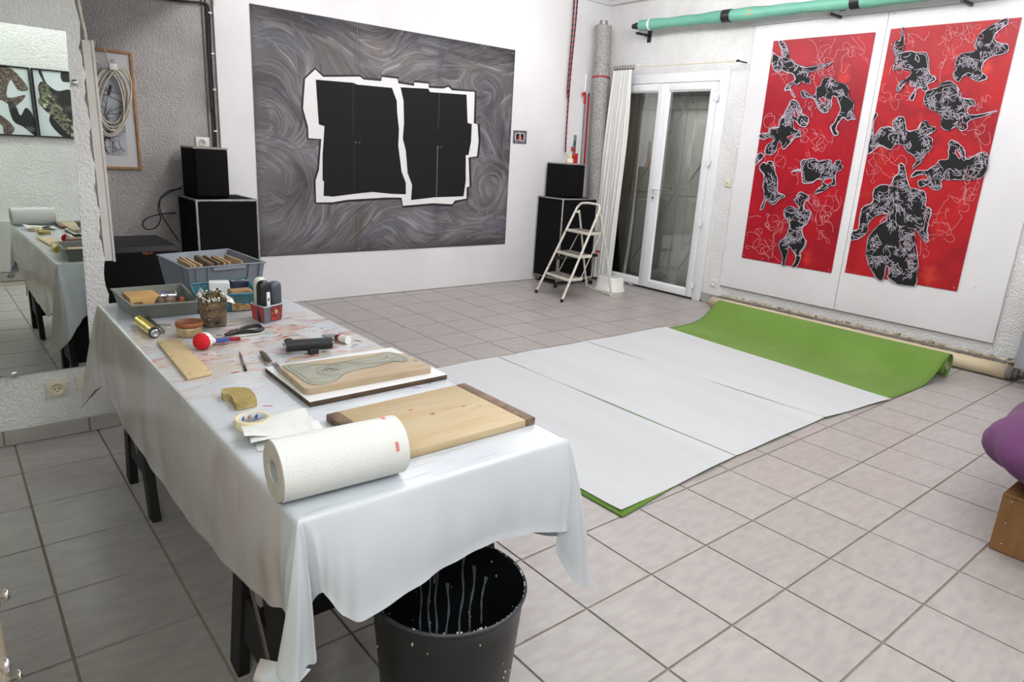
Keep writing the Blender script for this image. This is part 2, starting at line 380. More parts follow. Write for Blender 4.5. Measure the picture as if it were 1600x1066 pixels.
# the two board shutters standing closed in the outer reveal
SHUT=mat('shutter_paint',(232,230,222),.7,col2=(222,220,210),vs=5,stretch=(4,4,.5),lo=.3,hi=.7)
REVEAL=mat('reveal_plaster',(196,180,160),.85,col2=(186,168,146),vs=4)
mb=MB().box((XR+.031,DY1-.005,0),(XR+.40,DY1+.05,DZ)); struct('trim_5',mb,REVEAL)
mb=MB().box((XR+.031,DY0-.05,0),(XR+.40,DY0+.005,DZ)).box((XR+.031,DY0,DZ-.02),(XR+.40,DY1,DZ+.05)); struct('trim_6',mb,mat('grey_reveal',(176,172,166),.8))
mb=MB().box((XR+.26,DY0-.1,-.02),(XR+.62,DY1+.1,.0)); struct('trim_7',mb,mat('stone_sill',(150,148,144),.8,col2=(130,128,124)))
def shutter(y0,y1,flip,label):
    xs=XR+.30; t=thing('shutter',label,'shutter',(xs,(y0+y1)/2,0.01))
    n=5; wd=(y1-y0)/n
    for k in range(n):
        build('plank',MB().box((xs,y0+k*wd+.0015,.012),(xs+.025,y0+(k+1)*wd-.0015,DZ-.03)),SHUT,t,bevel=.003,seg=1)
    for z in (.16,1.13,2.06):
        build('crossbar',MB().box((xs-.024,y0+.02,z-.07),(xs-.0005,y1-.02,z+.07)),SHUT,t,bevel=.004,seg=1)
    for za,zb in ((.24,1.05),(1.21,1.98)):
        ya,yb=(y0+.08,y1-.10) if flip else (y1-.08,y0+.10)
        build('brace',MB().bar((xs-.0125,ya,za),(xs-.0125,yb,zb),.10,.022,up=(1,0,0)),SHUT,t,bevel=.003,seg=1)
    for z in (.16,1.13,2.06):
        for y in (y0+.08,(y0+y1)/2,y1-.08): build('bolt',MB().cyl((xs-.024,y,z),(xs-.030,y,z),.008,n=8),STEEL,t)
shutter(DY0+.012,3.625,False,'pale wooden board shutter with diagonal brace behind the right glass pane')
shutter(3.632,DY1-.012,False,'pale wooden board shutter with diagonal brace behind the left glass pane')
l=area('outside_bounce',(XR+.15,3.62,2.28),(.2,1.2),2.0,(1,.98,.94))
bpy.data.objects.remove(l)

# ---------------------------------------------------------------- large grey painting on three sheets
def brushed(W,H,seed,n,ang_fn):
    """grey ground built up stroke by stroke: every stroke is a curved band of bristle streaks"""
    r=np.random.default_rng(seed); img=np.zeros((H,W)); tint=np.zeros((H,W))
    for k in range(n):
        big=k<n*.35
        L=r.uniform(50,150) if big else r.uniform(25,90); wd=r.uniform(10,26) if big else r.uniform(4,15)
        x,y=r.uniform(0,W),r.uniform(0,H); a=ang_fn(x/W,y/H)+r.normal(0,.35); c=r.normal(0,.012)
        m=int(L*1.6); xs=np.empty(m); ys=np.empty(m); an=np.empty(m)
        for i in range(m):
            a+=c*.62+.06*math.sin(ang_fn(x/W,y/H)-a); x+=math.cos(a)*.62; y+=math.sin(a)*.62; xs[i],ys[i],an[i]=x,y,a
        nb=int(wd*1.9)+2; off=np.linspace(-wd/2,wd/2,nb); br=r.standard_normal(nb+4); br=(br[:-4]+br[1:-3]*1.6+br[2:-2]*1.6+br[3:-1])/2.3
        base=r.normal(0,.75); tone=base+br*.75; env=np.sin(np.linspace(.25,math.pi,m))**.35
        X=(xs[:,None]-np.sin(an)[:,None]*off); Y=(ys[:,None]+np.cos(an)[:,None]*off)
        ix=np.round(X).astype(int); iy=np.round(Y).astype(int); ok=(ix>=0)&(ix<W)&(iy>=0)&(iy<H)
        edge=1-(np.abs(off)/(wd/2+.01))**4; al=(.62*env[:,None]*edge[None,:])*np.clip(.75+br[None,:]*.35,.1,1)
        v=np.broadcast_to(tone[None,:],ix.shape); ix,iy,al_,v=ix[ok],iy[ok],al[ok],v[ok]
        img[iy,ix]=img[iy,ix]*(1-al_)+v*al_; tint[iy,ix]=tint[iy,ix]*(1-al_)+r.normal(0,1)*al_
    return img/img.std(),tint
def smooth_noise(W,H,seed,n):
    r=np.random.default_rng(seed); g=r.standard_normal((n+3,n+3)); yy,xx=np.mgrid[0:H,0:W]; u=xx/W*n; v=yy/H*n
    i=u.astype(int); j=v.astype(int); fu=u-i; fv=v-j; fu=fu*fu*(3-2*fu); fv=fv*fv*(3-2*fv)
    return (g[j,i]*(1-fu)+g[j,i+1]*fu)*(1-fv)+(g[j+1,i]*(1-fu)+g[j+1,i+1]*fu)*fv
PX0,PX1,PZ0,PZ1=.611,3.349,.435,2.453; YPNT=YB-.030
W_,H_=600,440
_n1=smooth_noise(64,64,31,6); _n2=smooth_noise(64,64,32,11)
def flow(x,y):
    i,j=min(63,max(0,int(y*63))),min(63,max(0,int(x*63)))
    wob=.45*_n1[i,j]+.3*_n2[i,j]
    a=.2*math.sin(x*7+y*3)-.1
    for cx,cy,rx,ry,s_ in ((-.03,.40,.24,.26,1),(.02,.72,.22,.20,-1),(1.04,.48,.20,.30,-1),(.85,.20,.10,.08,1),(.90,.70,.10,.14,1)):
        d=((x-cx)/rx)**2+((y-cy)/ry)**2
        if .12<d<1.3: a=math.atan2(s_*(x-cx)/rx*ry,-s_*(y-cy)/ry*rx)
    return a+wob
tex,tn_=brushed(W_,H_,3,1500,flow)
yy,xx=np.mgrid[0:H_,0:W_]; X_=xx/(W_-1); Y_=yy/(H_-1)
val=94+9*smooth_noise(W_,H_,5,7)+4*smooth_noise(W_,H_,15,14)+12*tex
for a,b in ((0,.3423),(.3423,.664),(.664,1)):      # each sheet was brushed darker along its rim
    e=np.minimum(X_-a,b-X_); val-=np.where((e>=0),12*np.exp(-(e/.012)**2),0)
val-=42*np.exp(-((Y_+.01)/.07)**2)*(1+.25*smooth_noise(W_,H_,9,6)); val-=22*np.exp(-((1-Y_)/.03)**2)
val=np.clip(val,38,165); tint=.8*smooth_noise(W_,H_,21,9)+1.1*tn_
cr=val+2+2.0*tint; cg=val-1.5+.3*tint; cb=val+1.5-2.2*tint
rgb=np.stack([cr,cg,cb],-1)/255; rgb=np.where(rgb<=.04045,rgb/12.92,((np.clip(rgb,0,1)+.055)/1.055)**2.4)
ART=attr_mat('paint_on_paper',.55,.35,bump=.08,bs=90)
gp=thing('painting','large grey brushed painting with two black blocks in a white outline','painting',(2.0,YPNT,PZ0),None)
cuts=[0,205,398,599]
for k in range(3):
    a,b=cuts[k],cuts[k+1]; gap=.0012
    xs=PX0+(PX1-PX0)*np.arange(a,b+1)/599.; xs[0]+=gap if k else 0; xs[-1]-=gap if k<2 else 0
    zs=PZ1-(PZ1-PZ0)*np.arange(H_)/(H_-1.)
    n=b-a+1; GX,GZ=np.meshgrid(xs,zs); bul=.0015*np.sin(np.linspace(0,math.pi,n))[None,:]*np.ones((H_,1))
    V=np.stack([GX-2.0,-bul-.0015,GZ-PZ0],-1).reshape(-1,3)
    idx=np.arange(H_*n).reshape(H_,n); F=np.stack([idx[:-1,:-1],idx[1:,:-1],idx[1:,1:],idx[:-1,1:]],-1).reshape(-1,4)
    me=bpy.data.meshes.new('sheet'); me.from_pydata(V.tolist(),[],F.tolist()); me.materials.append(ART)
    ca=me.color_attributes.new('Col','FLOAT_COLOR','POINT'); c4=np.concatenate([rgb[:,a:b+1],np.ones((H_,n,1))],-1).astype(np.float32); ca.data.foreach_set('color',c4.ravel())
    o=bpy.data.objects.new('sheet',me); COL.objects.link(o); o.parent=gp
    # paper back and edge
to_c5=lambda p:(470+p[0]/4.266,90+p[1]/4.266)
def on_back(y):
    return lambda p:on(1,y,*to_c5(p))
outer=[(95,72),(150,122),(395,120),(420,140),(535,150),(540,122),(650,135),(652,165),(755,182),(755,158),(855,168),(855,195),(950,200),(985,188),(1010,212),(1165,225),(1160,438),(1185,442),(1192,560),(1180,662),(1125,668),(1132,858),(1112,868),(1110,945),(1030,960),(1010,985),(880,978),(680,995),(668,940),(570,940),(310,955),(210,972),(97,970),(92,820),(115,745),(130,545),(47,543),(42,465),(8,340),(22,140)]
blackL=[(100,147),(350,168),(375,180),(608,202),(640,290),(642,360),(655,480),(650,590),(672,760),(700,835),(700,912),(595,908),(480,896),(390,905),(215,927),(152,922),(155,825),(145,820),(145,650),(158,458),(120,445)]
blackR=[(665,198),(850,208),(862,230),(1105,247),(1112,435),(1140,443),(1135,560),(1118,650),(1100,650),(1100,820),(1085,925),(890,932),(735,950),(742,850),(712,770),(700,620),(680,540),(688,440),(685,290)]
PBLACK=mat('black_paper',(22,22,22),.75,spec=.25); PWHITE=mat('white_paper',(222,221,220),.6,spec=.3); PINK=mat('black_ink',(20,19,22),.6)
build('white_outline_shape',MB().flat(outer,on_back(YPNT-.0045)),PWHITE,gp,fix=False)
build('black_outline',MB().ribbon(outer,14,on_back(YPNT-.0052),closed=True),PINK,gp,fix=False)
build('black_block',MB().flat(blackL,on_back(YPNT-.0056)),PBLACK,gp,fix=False)
build('black_block',MB().flat(blackR,on_back(YPNT-.0056)),PBLACK,gp,fix=False)
build('paper_seam',MB().ribbon([(350,170),(347,330),(352,520)],4,on_back(YPNT-.006)).ribbon([(358,560),(356,905)],2.5,on_back(YPNT-.006)),mat('seam_dark',(48,44,42),.7),gp,fix=False)
build('paper_seam',MB().ribbon([(925,240),(922,330),(915,480)],2,on_back(YPNT-.006)).ribbon([(912,590),(905,930)],6,on_back(YPNT-.006)),mat('seam_light',(92,90,88),.7),gp,fix=False)
PINM=mat('pin_metal',(190,188,184),.35,metal=.8)
pinm=MB().lathe([(0,-.004),(.0045,-.003),(.005,-.001),(.004,0)],(0,0,0),axis=(0,1,0),n=8)
pin_me=build('pin_src',pinm,PINM); pm=pin_me.data; bpy.data.objects.remove(pin_me)
def pins(parent,pts):
    for p in pts:
        o=bpy.data.objects.new('pin',pm); COL.objects.link(o); o.parent=parent; o.location=Vector(p[:3])-parent.location
        if len(p)>3: o.rotation_euler=(0,0,p[3])
pins(gp,[(x,YPNT-.004,PZ1-.03) for x in (PX0+.03,1.05,1.52,1.57,2.0,2.41,2.45,2.95,PX1-.03)]+[(x,YPNT-.004,PZ0+.03) for x in (PX0+.03,1.52,1.56,2.4,2.46,PX1-.03)]+[(x,YPNT-.008,1.44) for x in (1.525,1.56,2.42,2.455)])
# small print of the same motif
t=thing('photo_print','small square print with red and black shapes right of the big painting','picture',(3.50,YB-.03,1.51))
sp=lambda p:on(1,YB-.0312,790+p[0]/21.32,190+p[1]/21.32)
mb=MB().flat([(235,265),(728,290),(705,780),(215,755)],lambda p:on(1,YB-.0302,790+p[0]/21.32,190+p[1]/21.32)); build('paper',mb,PWHITE,t,fix=False)
build('printed_ground',MB().flat([(255,285),(712,308),(690,755),(235,735)],sp),mat('print_grey',(110,106,118),.5,col2=(60,58,66),vs=60,lo=.42,hi=.58,spots=[((190,186,196),70,.6,.66)]),t,fix=False)
sp2=lambda p:on(1,YB-.0318,790+p[0]/21.32,190+p[1]/21.32); sp3=lambda p:on(1,YB-.0324,790+p[0]/21.32,190+p[1]/21.32)
build('printed_shape',MB().flat([(325,385),(480,380),(620,400),(635,520),(610,650),(480,650),(460,625),(325,630),(320,520)],sp2),PWHITE,t,fix=False)
build('printed_shape',MB().flat([(345,405),(468,400),(468,615),(345,612)],sp3).flat([(492,402),(600,410),(610,500),(598,630),(492,632)],sp3),PBLACK,t,fix=False)
sp4=lambda p:on(1,YB-.033,790+p[0]/21.32,190+p[1]/21.32)
build('printed_shape',MB().flat([(440,440),(468,420),(468,613),(375,610)],sp4).flat([(492,410),(520,450),(560,560),(596,570),(594,628),(492,630)],sp4),mat('print_red',(130,30,40),.5),t,fix=False)

# ---------------------------------------------------------------- white board with the two red paintings
BX=XR-.022
wb=thing('wall_board','large white two-piece board behind the two red paintings on the right wall','board',(XR-.02,1.5,.21))
build('panel',MB().box((BX,1.497,.215),(XR-.006,2.713,2.712)),BOARDWHITE,wb,bevel=.002,seg=1)
build('panel',MB().box((BX,.232,.215),(XR-.006,1.494,2.712)),BOARDWHITE,wb,bevel=.002,seg=1)
build('top_batten',MB().box((BX-.012,.20,2.714),(XR-.001,2.72,2.755)),BOARDWHITE,wb,bevel=.003,seg=1)
pins(wb,[(BX-.001,y,2.69,-math.pi/2) for y in (2.6,2.1,1.45,.9,.3)]+[(BX-.001,y,.26,-math.pi/2) for y in (1.47,1.52)]+[(BX-.001,.44,.62,-math.pi/2)])
C={'1':(1160,40,5.329),'2':(1150,230,5.33),'3':(1350,20,4.844),'4':(1310,230,4.633)}
def cv(k,P): ox,oy,sc=C[k]; return [(ox+x/sc,oy+y/sc) for x,y in P]
def onr(x): return lambda p:on(0,x,p[0],p[1])
RED1=mat('red_paint',(172,12,30),.42,spec=.4,col2=(142,10,30),vs=3.2,lo=.3,hi=.7,stretch=(1,1,.8),distort=1.2,bump=.06,bs=40,spots=[((206,50,42),5,.60,.78)])
RED2=mat('red_paint_warm',(178,22,30),.42,spec=.4,col2=(150,16,28),vs=3.2,distort=1.2,bump=.06,bs=40,spots=[((206,66,44),5,.58,.78)])
FIGB=mat('figure_black',(22,23,24),.6,spec=.3); LINE=mat('pale_line',(196,186,200),.6); LINET=mat('pink_line',(222,148,156),.6); REDP=RED1
figs1=[cv('1',[(300,130),(330,125),(370,170),(385,260),(420,290),(480,330),(530,345),(600,340),(650,325),(700,320),(745,300),(735,320),(680,350),(610,370),(560,385),(540,420),(565,440),(560,480),(530,480),(500,460),(460,490),(430,480),(400,510),(420,560),(440,590),(425,595),(395,530),(355,540),(370,490),(420,465),(440,440),(420,400),(380,390),(330,370),(290,390),(250,340),(250,260),(250,215),(275,240),(330,265),(320,190)]),
 cv('1',[(485,550),(520,545),(560,575),(590,590),(610,560),(615,520),(650,500),(670,450),(710,425),(760,440),(780,470),(830,480),(880,520),(885,590),(920,640),(925,720),(940,780),(900,780),(870,790),(840,760),(800,800),(775,860),(800,900),(770,920),(730,850),(770,800),(800,740),(820,690),(800,630),(785,590),(745,590),(745,650),(720,710),(680,730),(640,700),(610,640),(590,605),(540,600),(510,605)]),
 cv('1',[(410,620),(460,640),(490,690),(500,740),(545,760),(540,820),(500,845),(450,800),(420,790),(430,860),(480,870),(480,920),(430,940),(380,1000),(340,1030),(320,980),(310,950),(290,1000),(262,1066),(180,1066),(215,990),(260,960),(235,930),(180,950),(140,930),(150,900),(210,890),(230,850),(300,850),(310,790),(350,740),(370,690)]),
 cv('2',[(165,85),(200,50),(235,70),(200,110),(165,145)]),
 cv('2',[(200,150),(235,125),(255,145),(265,120),(310,125),(325,190),(340,250),(345,330),(355,380),(395,395),(405,420),(350,440),(330,470),(290,475),(265,440),(245,460),(225,510),(200,520),(235,430),(235,380),(225,330),(235,230),(205,200)]),
 cv('2',[(540,120),(580,100),(660,95),(690,120),(740,105),(790,110),(800,160),(840,115),(870,110),(870,140),(890,160),(870,195),(830,210),(830,310),(780,330),(720,370),(650,385),(690,345),(720,320),(700,260),(640,290),(560,300),(550,240),(540,190),(460,210),(500,190),(540,180)]),
 cv('2',[(480,440),(505,430),(510,390),(540,375),(575,390),(610,410),(605,440),(575,450),(565,490),(580,520),(625,540),(605,620),(555,670),(550,730),(585,780),(575,830),(540,880),(540,910),(520,970),(490,1000),(465,995),(500,930),(480,880),(440,820),(430,880),(415,940),(400,990),(380,980),(390,920),(365,850),(360,790),(410,750),(435,700),(445,630),(405,580),(405,520),(460,495),(510,520),(530,500),(510,470)])]
holes1=[cv('1',[(640,610),(675,590),(690,620),(690,660)]),cv('1',[(432,690),(460,730),(470,770),(435,755)]),cv('1',[(370,930),(430,900),(400,960)]),cv('2',[(720,290),(755,262),(800,258),(805,290),(760,315)])]
figs2=[cv('3',[(290,110),(300,130),(300,270),(270,310),(340,290),(400,300),(470,305),(490,350),(490,400),(500,460),(545,490),(530,520),(480,540),(490,580),(450,590),(430,560),(395,590),(375,660),(345,650),(380,590),(390,560),(350,550),(350,510),(300,545),(270,590),(240,580),(280,520),(350,480),(345,430),(240,430),(220,430),(235,380),(240,330),(225,280),(235,220),(270,210),(285,170)]),
 cv('3',[(1060,45),(1090,40),(1085,80),(1050,110),(1000,150),(990,210),(1040,230),(1095,250),(1080,300),(1000,320),(930,350),(900,400),(890,450),(930,490),(900,515),(850,515),(800,490),(760,470),(720,520),(680,490),(680,450),(700,430),(690,380),(720,320),(790,300),(840,290),(840,230),(880,150),(960,100)]),
 cv('3',[(455,640),(480,590),(560,565),(590,530),(660,520),(715,570),(715,610),(740,610),(740,640),(830,660),(835,700),(790,715),(790,770),(850,770),(1000,740),(990,755),(880,790),(790,820),(780,870),(740,895),(690,860),(640,890),(600,880),(580,840),(590,790),(560,760),(500,730),(460,690)]),
 cv('3',[(78,770),(105,770),(75,830),(70,930),(130,870),(200,865),(230,890),(215,830),(250,790),(300,790),(318,850),(330,890),(410,880),(430,830),(475,820),(500,860),(545,870),(530,900),(480,930),(520,960),(500,1040),(470,1066),(440,1120),(380,1175),(365,1170),(400,1110),(330,1050),(290,1000),(230,1000),(200,1040),(120,1000),(60,1050),(27,1066),(45,960)]),
 cv('4',[(800,0),(800,-30),(822,-50),(880,-20),(915,30),(920,80),(960,80),(1040,35),(1085,60),(1060,195),(980,235),(870,235),(790,235),(750,230),(740,300),(690,310),(640,270),(590,295),(575,250),(600,235),(640,240),(640,200),(590,200),(525,215),(560,175),(640,165),(700,130),(740,90),(790,85)]),
 cv('4',[(440,125),(460,118),(485,150),(490,190),(520,290),(560,300),(620,320),(635,380),(630,430),(670,450),(660,520),(640,590),(650,640),(640,690),(600,650),(560,590),(550,620),(560,700),(575,800),(570,900),(550,1003),(370,970),(370,880),(350,860),(335,900),(325,963),(280,955),(230,880),(200,780),(210,680),(250,610),(310,550),(350,530),(340,480),(250,510),(210,570),(215,600),(170,650),(92,675),(100,610),(145,590),(160,490),(180,430),(250,400),(250,340),(270,290),(330,270),(380,280),(400,220),(440,180)])]
holes2=[cv('4',[(845,20),(860,15),(890,75),(875,85),(850,50)]),cv('4',[(300,540),(340,500),(345,530),(310,552)])]
def inside(p,poly):
    c=False; n=len(poly)
    for i in range(n):
        (x1,y1),(x2,y2)=poly[i],poly[i-1]
        if (y1>p[1])!=(y2>p[1]) and p[0]<(x2-x1)*(p[1]-y1)/(y2-y1)+x1: c=not c
    return c
def stroke(p,ln,rr,curl=.5,step=1.3,keep=None):
    a=rr.uniform(0,6.28); k=rr.uniform(-curl,curl); P=[p]
    for i in range(int(ln/step)):
        a+=k*step*.35+rr.uniform(-.12,.12)
        if rr.random()<.05: k=rr.uniform(-curl,curl)
        q=(P[-1][0]+math.cos(a)*step,P[-1][1]+math.sin(a)*step)
        if keep and not keep(q): break
        P.append(q)
    return P
def red_painting(Q,figs,holes,red,label,seed,scrib):
    rr=random.Random(seed); xb=BX-.004
    t=thing('painting',label,'painting',tuple(on(0,xb,*Q[3])),None)
    # the sheet, a little proud and bulged at the top
    P=[on(0,xb,*q) for q in Q]; ya,yb_=(P[0][1]+P[3][1])/2,(P[1][1]+P[2][1])/2; z1=(P[0][2]+P[1][2])/2; z0=(P[2][2]+P[3][2])/2
    def sh(u,v):
        return (xb-.0015-.006*math.exp(-((1-v)/.035)**2)*math.sin(math.pi*u),ya+(yb_-ya)*u,z0+(z1-z0)*v)
    build('sheet',MB().grid(sh,20,60),red,t)
    ins=lambda q:(q[0]-Q[3][0])>-1 and any([True])
    y_lo,y_hi=yb_+.012,ya-.012
    def keep(q): w3=on(0,xb,*q); return y_lo<w3[1]<y_hi and z0+.012<w3[2]<z1-.012
    thin=MB()
    for poly in figs:
        f=MB(); ol=MB(); inn=MB()
        poly=[tuple(p) for p in spline([np.array(p) for p in poly],3,closed=True)]
        PP=[(p[0]+rr.uniform(-.75,.75),p[1]+rr.uniform(-.75,.75)) for p in poly]
        try: f.flat(PP,onr(xb-.0085))
        except Exception: f.flat(poly,onr(xb-.0085))
        ol.ribbon(PP,[rr.uniform(.6,1.5) for _ in PP],onr(xb-.0092),closed=True)
        PO=[(p[0]+rr.uniform(-1.1,1.1),p[1]+rr.uniform(-1.1,1.1)) for p in PP[::2]]
        for _ in range(3):
            i=rr.randrange(len(PO)); ol.ribbon((PO+PO)[i:i+len(PO)//2],rr.uniform(.5,.9),onr(xb-.0096))
        cx_=sum(p[0] for p in poly)/len(poly); cy_=sum(p[1] for p in poly)/len(poly)
        for _ in range(2):     # echo lines running just inside the contour
            sh_=rr.uniform(.80,.93); i=rr.randrange(len(PO)); Pn=[(cx_+(p[0]-cx_)*sh_,cy_+(p[1]-cy_)*sh_) for p in (PO+PO)[i:i+len(PO)//3]]
            Pn=[p for p in Pn if inside(p,poly)]
            if len(Pn)>3: inn.ribbon(Pn,rr.uniform(.5,.9),onr(xb-.0096))
        xs=[p[0] for p in poly]; ys=[p[1] for p in poly]; A=abs(sum(poly[i-1][0]*poly[i][1]-poly[i][0]*poly[i-1][1] for i in range(len(poly))))/2
        for c_ in range(int(A/190)+3):     # knots of lines
            for tr_ in range(30):
                p=(rr.uniform(min(xs),max(xs)),rr.uniform(min(ys),max(ys)))
                if inside(p,poly): break
            else: continue
            a0_=rr.uniform(0,3.14); k0=rr.uniform(-.12,.12)
            for q_i in range(7):
                q=(p[0]+rr.gauss(0,2.6),p[1]+rr.gauss(0,2.6)); a=a0_+rr.gauss(0,.35)+(1.2 if q_i>4 else 0); P=[q]; k=k0+rr.gauss(0,.06)
                for _ in range(rr.randrange(5,16)):
                    a+=k+rr.gauss(0,.16); nq=(P[-1][0]+math.cos(a)*1.1,P[-1][1]+math.sin(a)*1.1)
                    if not inside(nq,poly): break
                    P.append(nq)
                if len(P)>3: inn.ribbon(P,rr.uniform(.4,.8),onr(xb-.0096))
        F_=build('black_figure',f,FIGB,t,fix=False); build('pale_contour',ol,LINE,F_,fix=False)['kind']='stuff'
        if inn.v: build('inner_line',inn,LINE,F_,fix=False)['kind']='stuff'
    for h in holes:
        g_=build('red_gap',MB().flat(h,onr(xb-.0098)),red,t,fix=False); build('pale_contour',MB().ribbon(h,1.0,onr(xb-.0102),closed=True),LINE,g_,fix=False)
    for (k,cx,cy,rx,ry,n) in scrib:
        for _ in range(n):
            (p,)=cv(k,[(cx+rr.uniform(-rx,rx),cy+rr.uniform(-ry,ry))])
            if not keep(p): continue
            P=[p]; a=rr.uniform(0,6.28); kk=rr.gauss(0,.10)
            for _ in range(rr.randrange(12,46)):
                if rr.random()<.08: kk=rr.gauss(0,.22)
                if rr.random()<.05: a+=rr.choice((-1.4,1.4))
                a+=kk+rr.gauss(0,.14); P.append((P[-1][0]+math.cos(a)*1.3,P[-1][1]+math.sin(a)*1.5))
                if not keep(P[-1]): P.pop(); break
            s_=P
            if len(s_)>4: thin.ribbon(s_,rr.uniform(.35,.6),onr(xb-.0088))
    o=build('drawn_scribble',thin,LINET,t,fix=False)
    o['kind']='stuff'
    pins(t,[(xb-.004,y,z,-math.pi/2) for y in (ya-.025,yb_+.025) for z in (z0+.025,z1-.03)]+[(xb-.008,(ya+yb_)/2,z1-.03,-math.pi/2)])
red_painting([(1208,63),(1365,52),(1302,427),(1160,403)],figs1,holes1,RED1,'left red painting, narrower looking, with small black bodies outlined in white',11,
  [('1',680,260,80,60,7),('1',930,200,110,70,9),('1',680,390,60,50,6),('1',350,420,50,40,4),('1',230,770,80,50,5),('1',560,660,40,50,4),('1',600,940,180,90,12),('2',420,120,120,60,7),('2',740,460,120,80,10),('2',660,640,80,70,8),('2',280,700,80,150,14),('2',260,880,60,60,7)])
red_painting([(1390,45),(1595,28),(1497,455),(1322,427)],figs2,holes2,RED2,'right red painting with a large black headless torso at its bottom',12,
  [('3',750,180,120,90,14),('3',620,340,50,50,4),('3',350,200,60,60,5),('3',230,440,40,60,3),('3',280,650,80,60,5),('3',860,680,60,40,4),('3',850,900,80,60,8),('3',1100,120,50,60,5),('4',340,90,90,60,8),('4',900,320,60,110,10),('4',760,560,70,90,10),('4',590,740,60,60,6),('4',260,240,50,70,3)])
# ---------------------------------------------------------------- green tube on brackets, curtain, rod
AQUA=mat('aqua_wrap',(116,178,156),.45,spec=.4,col2=(96,158,138),vs=5,stretch=(1,.4,1),bump=.25,bs=18)
t=thing('wrapped_roll','long pale green wrapped roll held on brackets near the ceiling','roll',(4.52,2.5,2.70))
xt=4.52
rp=lambda y:.070+.006*math.sin(y*5)+.004*math.sin(y*17)
L0=on(0,xt,1001,40); R0=on(0,xt,1380,-2)
def tp(y): u=(y-L0[1])/(R0[1]-L0[1]); return (xt,y,L0[2]+(R0[2]-L0[2])*u)
ys=np.linspace(L0[1],.7,60); build('roll_wrap',MB().tube([tp(y) for y in ys],[rp(y)*.74 for y in ys],20),AQUA,t)
TAPEB=mat('black_tape',(30,30,32),.4)
for px_,w_,M in ((1018,.012,PVC),(1137,.045,TAPEB),(1335,.04,TAPEB)):
    y=on(0,xt,px_,25)[1]; build('tape_band',MB().tube([tp(y-w_),tp(y+w_)],.0585,20),M,t)
y=on(0,xt,1174,22)[1]; build('orange_sticker',MB().box((xt-.0545,y-.035,tp(y)[2]-.02),(xt-.045,y+.035,tp(y)[2]+.02)),mat('orange',(226,128,52),.5),t)
for y in (L0[1]+.03,1.9,.9):
    z=tp(y)[2]; b=MB().box((xt-.02,y-.012,z-.085),(XR-.001,y+.012,z-.062)).box((XR-.012,y-.025,z-.14),(XR-.001,y+.025,z+.03))
    build('bracket',b,BLACKPLASTIC,t,bevel=.002,seg=1)
z=tp(L0[1])[2]
build('end_knob',MB().lathe([(0,0),(.012,0),(.012,.03),(.03,.035),(.034,.05),(.03,.07),(.012,.075),(.012,.085),(.025,.09),(.025,.105),(0,.11)],(xt,L0[1],z),axis=(0,1,0)),BLACKPLASTIC,t)
# curtain rod and curtain
xr=4.575
r0=on(0,xr,950,106); r1=on(0,xr,1153,95)
t=thing('curtain_rod','thin pale curtain wire stretched above the french door','rod',(xr,3.7,2.40))
build('rod',MB().tube([tuple(r0+np.array([0,.03,0])),tuple((r0+r1)/2+np.array([0,0,-.006])),tuple(r1)],.006,8),CREAMPL,t)
build('end_bracket',MB().cyl((XR-.001,r1[1],r1[2]),(xr,r1[1],r1[2]),.007).cyl((xr,r1[1]-.012,r1[2]),(xr,r1[1]+.012,r1[2]),.011),BLACKPLASTIC,t)
CURT=mat('curtain_cloth',(226,225,222),.85,spec=.2,sheen=.2,bump=.1,bs=300,bd=.002)
t=thing('curtain','white curtain gathered to the left of the french door','curtain',(4.60,4.35,.0))
TL,TR_=on(0,4.55,958,118),on(0,4.55,987,116); BL,BR=on(0,4.54,929,448),on(0,4.54,950,452)
def cur(u,v):
    y=(TL[1]+(TR_[1]-TL[1])*u)*(1-v)+(BL[1]+.05+(BR[1]-BL[1]-.02)*u)*v; z=(r0[2]-.042)*(1-v)+.03*v
    flare=.06*math.sin(math.pi*v*.8)
    y+= (u-.5)*-flare
    x=4.548+(.026+.012*v)*math.sin(u*2*math.pi*7+v*1.5+.7*math.sin(v*5))+.008*math.sin(u*31+v*9)
    if v>.14 and v<.2: pass
    return (x,y,z)
build('curtain_panel',MB().grid(cur,150,60),CURT,t)
for k in range(8):
    y=TL[1]+(TR_[1]-TL[1])*k/7; c=[(4.575+.017*math.cos(a),y+.004*math.sin(a*2)+random.uniform(-.006,.006),r0[2]-.006+.017*math.sin(a)) for a in np.linspace(0,6.28,13)[:-1]]
    r_=MB().tube(c,.0028,6,closed=True).box((4.563,y-.006,r0[2]-.04),(4.578,y+.006,r0[2]-.026)); build('curtain_ring',r_,BLACKPLASTIC,t)

# ---------------------------------------------------------------- corner: tall wrapped roll, clamps, rope, trim
BUB=mat('bubble_foil',(168,165,161),.42,spec=.5,col2=(138,134,130),vs=60,lo=.42,hi=.58,bump=.8,bs=70,bd=.01)
c0=on(1,4.47,943,40); c1=on(1,4.47,930,306)
xs_=lambda z:(c0[0]+(c1[0]-c0[0])*(c0[2]-z)/(c0[2]-c1[2]))
t=thing('foil_roll','tall grey foil-wrapped roll standing in the corner','roll',(xs_(0),4.47,0))
zs=np.linspace(.005,c0[2],70)
rad=[.090+.004*math.sin(z*9)+.003*math.sin(z*23) if z<2.85 else .090-.03*(z-2.85)/.15 for z in zs]
build('roll_body',MB().tube([(xs_(z),4.47,z) for z in zs],rad,28),BUB,t)
zt=c0[2]; build('roll_end',MB().cyl((xs_(zt),4.47,zt),(xs_(zt),4.47,zt+.05),.05,.045,20),ALU,t)
zr=on(1,4.47-.09,938,119)[2]; build('red_band',MB().tube([(xs_(zr)+.098*math.cos(a),4.47+.098*math.sin(a),zr+.006*math.sin(a*2)) for a in np.linspace(0,6.28,33)[:-1]],.009,8,closed=True),mat('red_string',(176,40,58),.6),t)
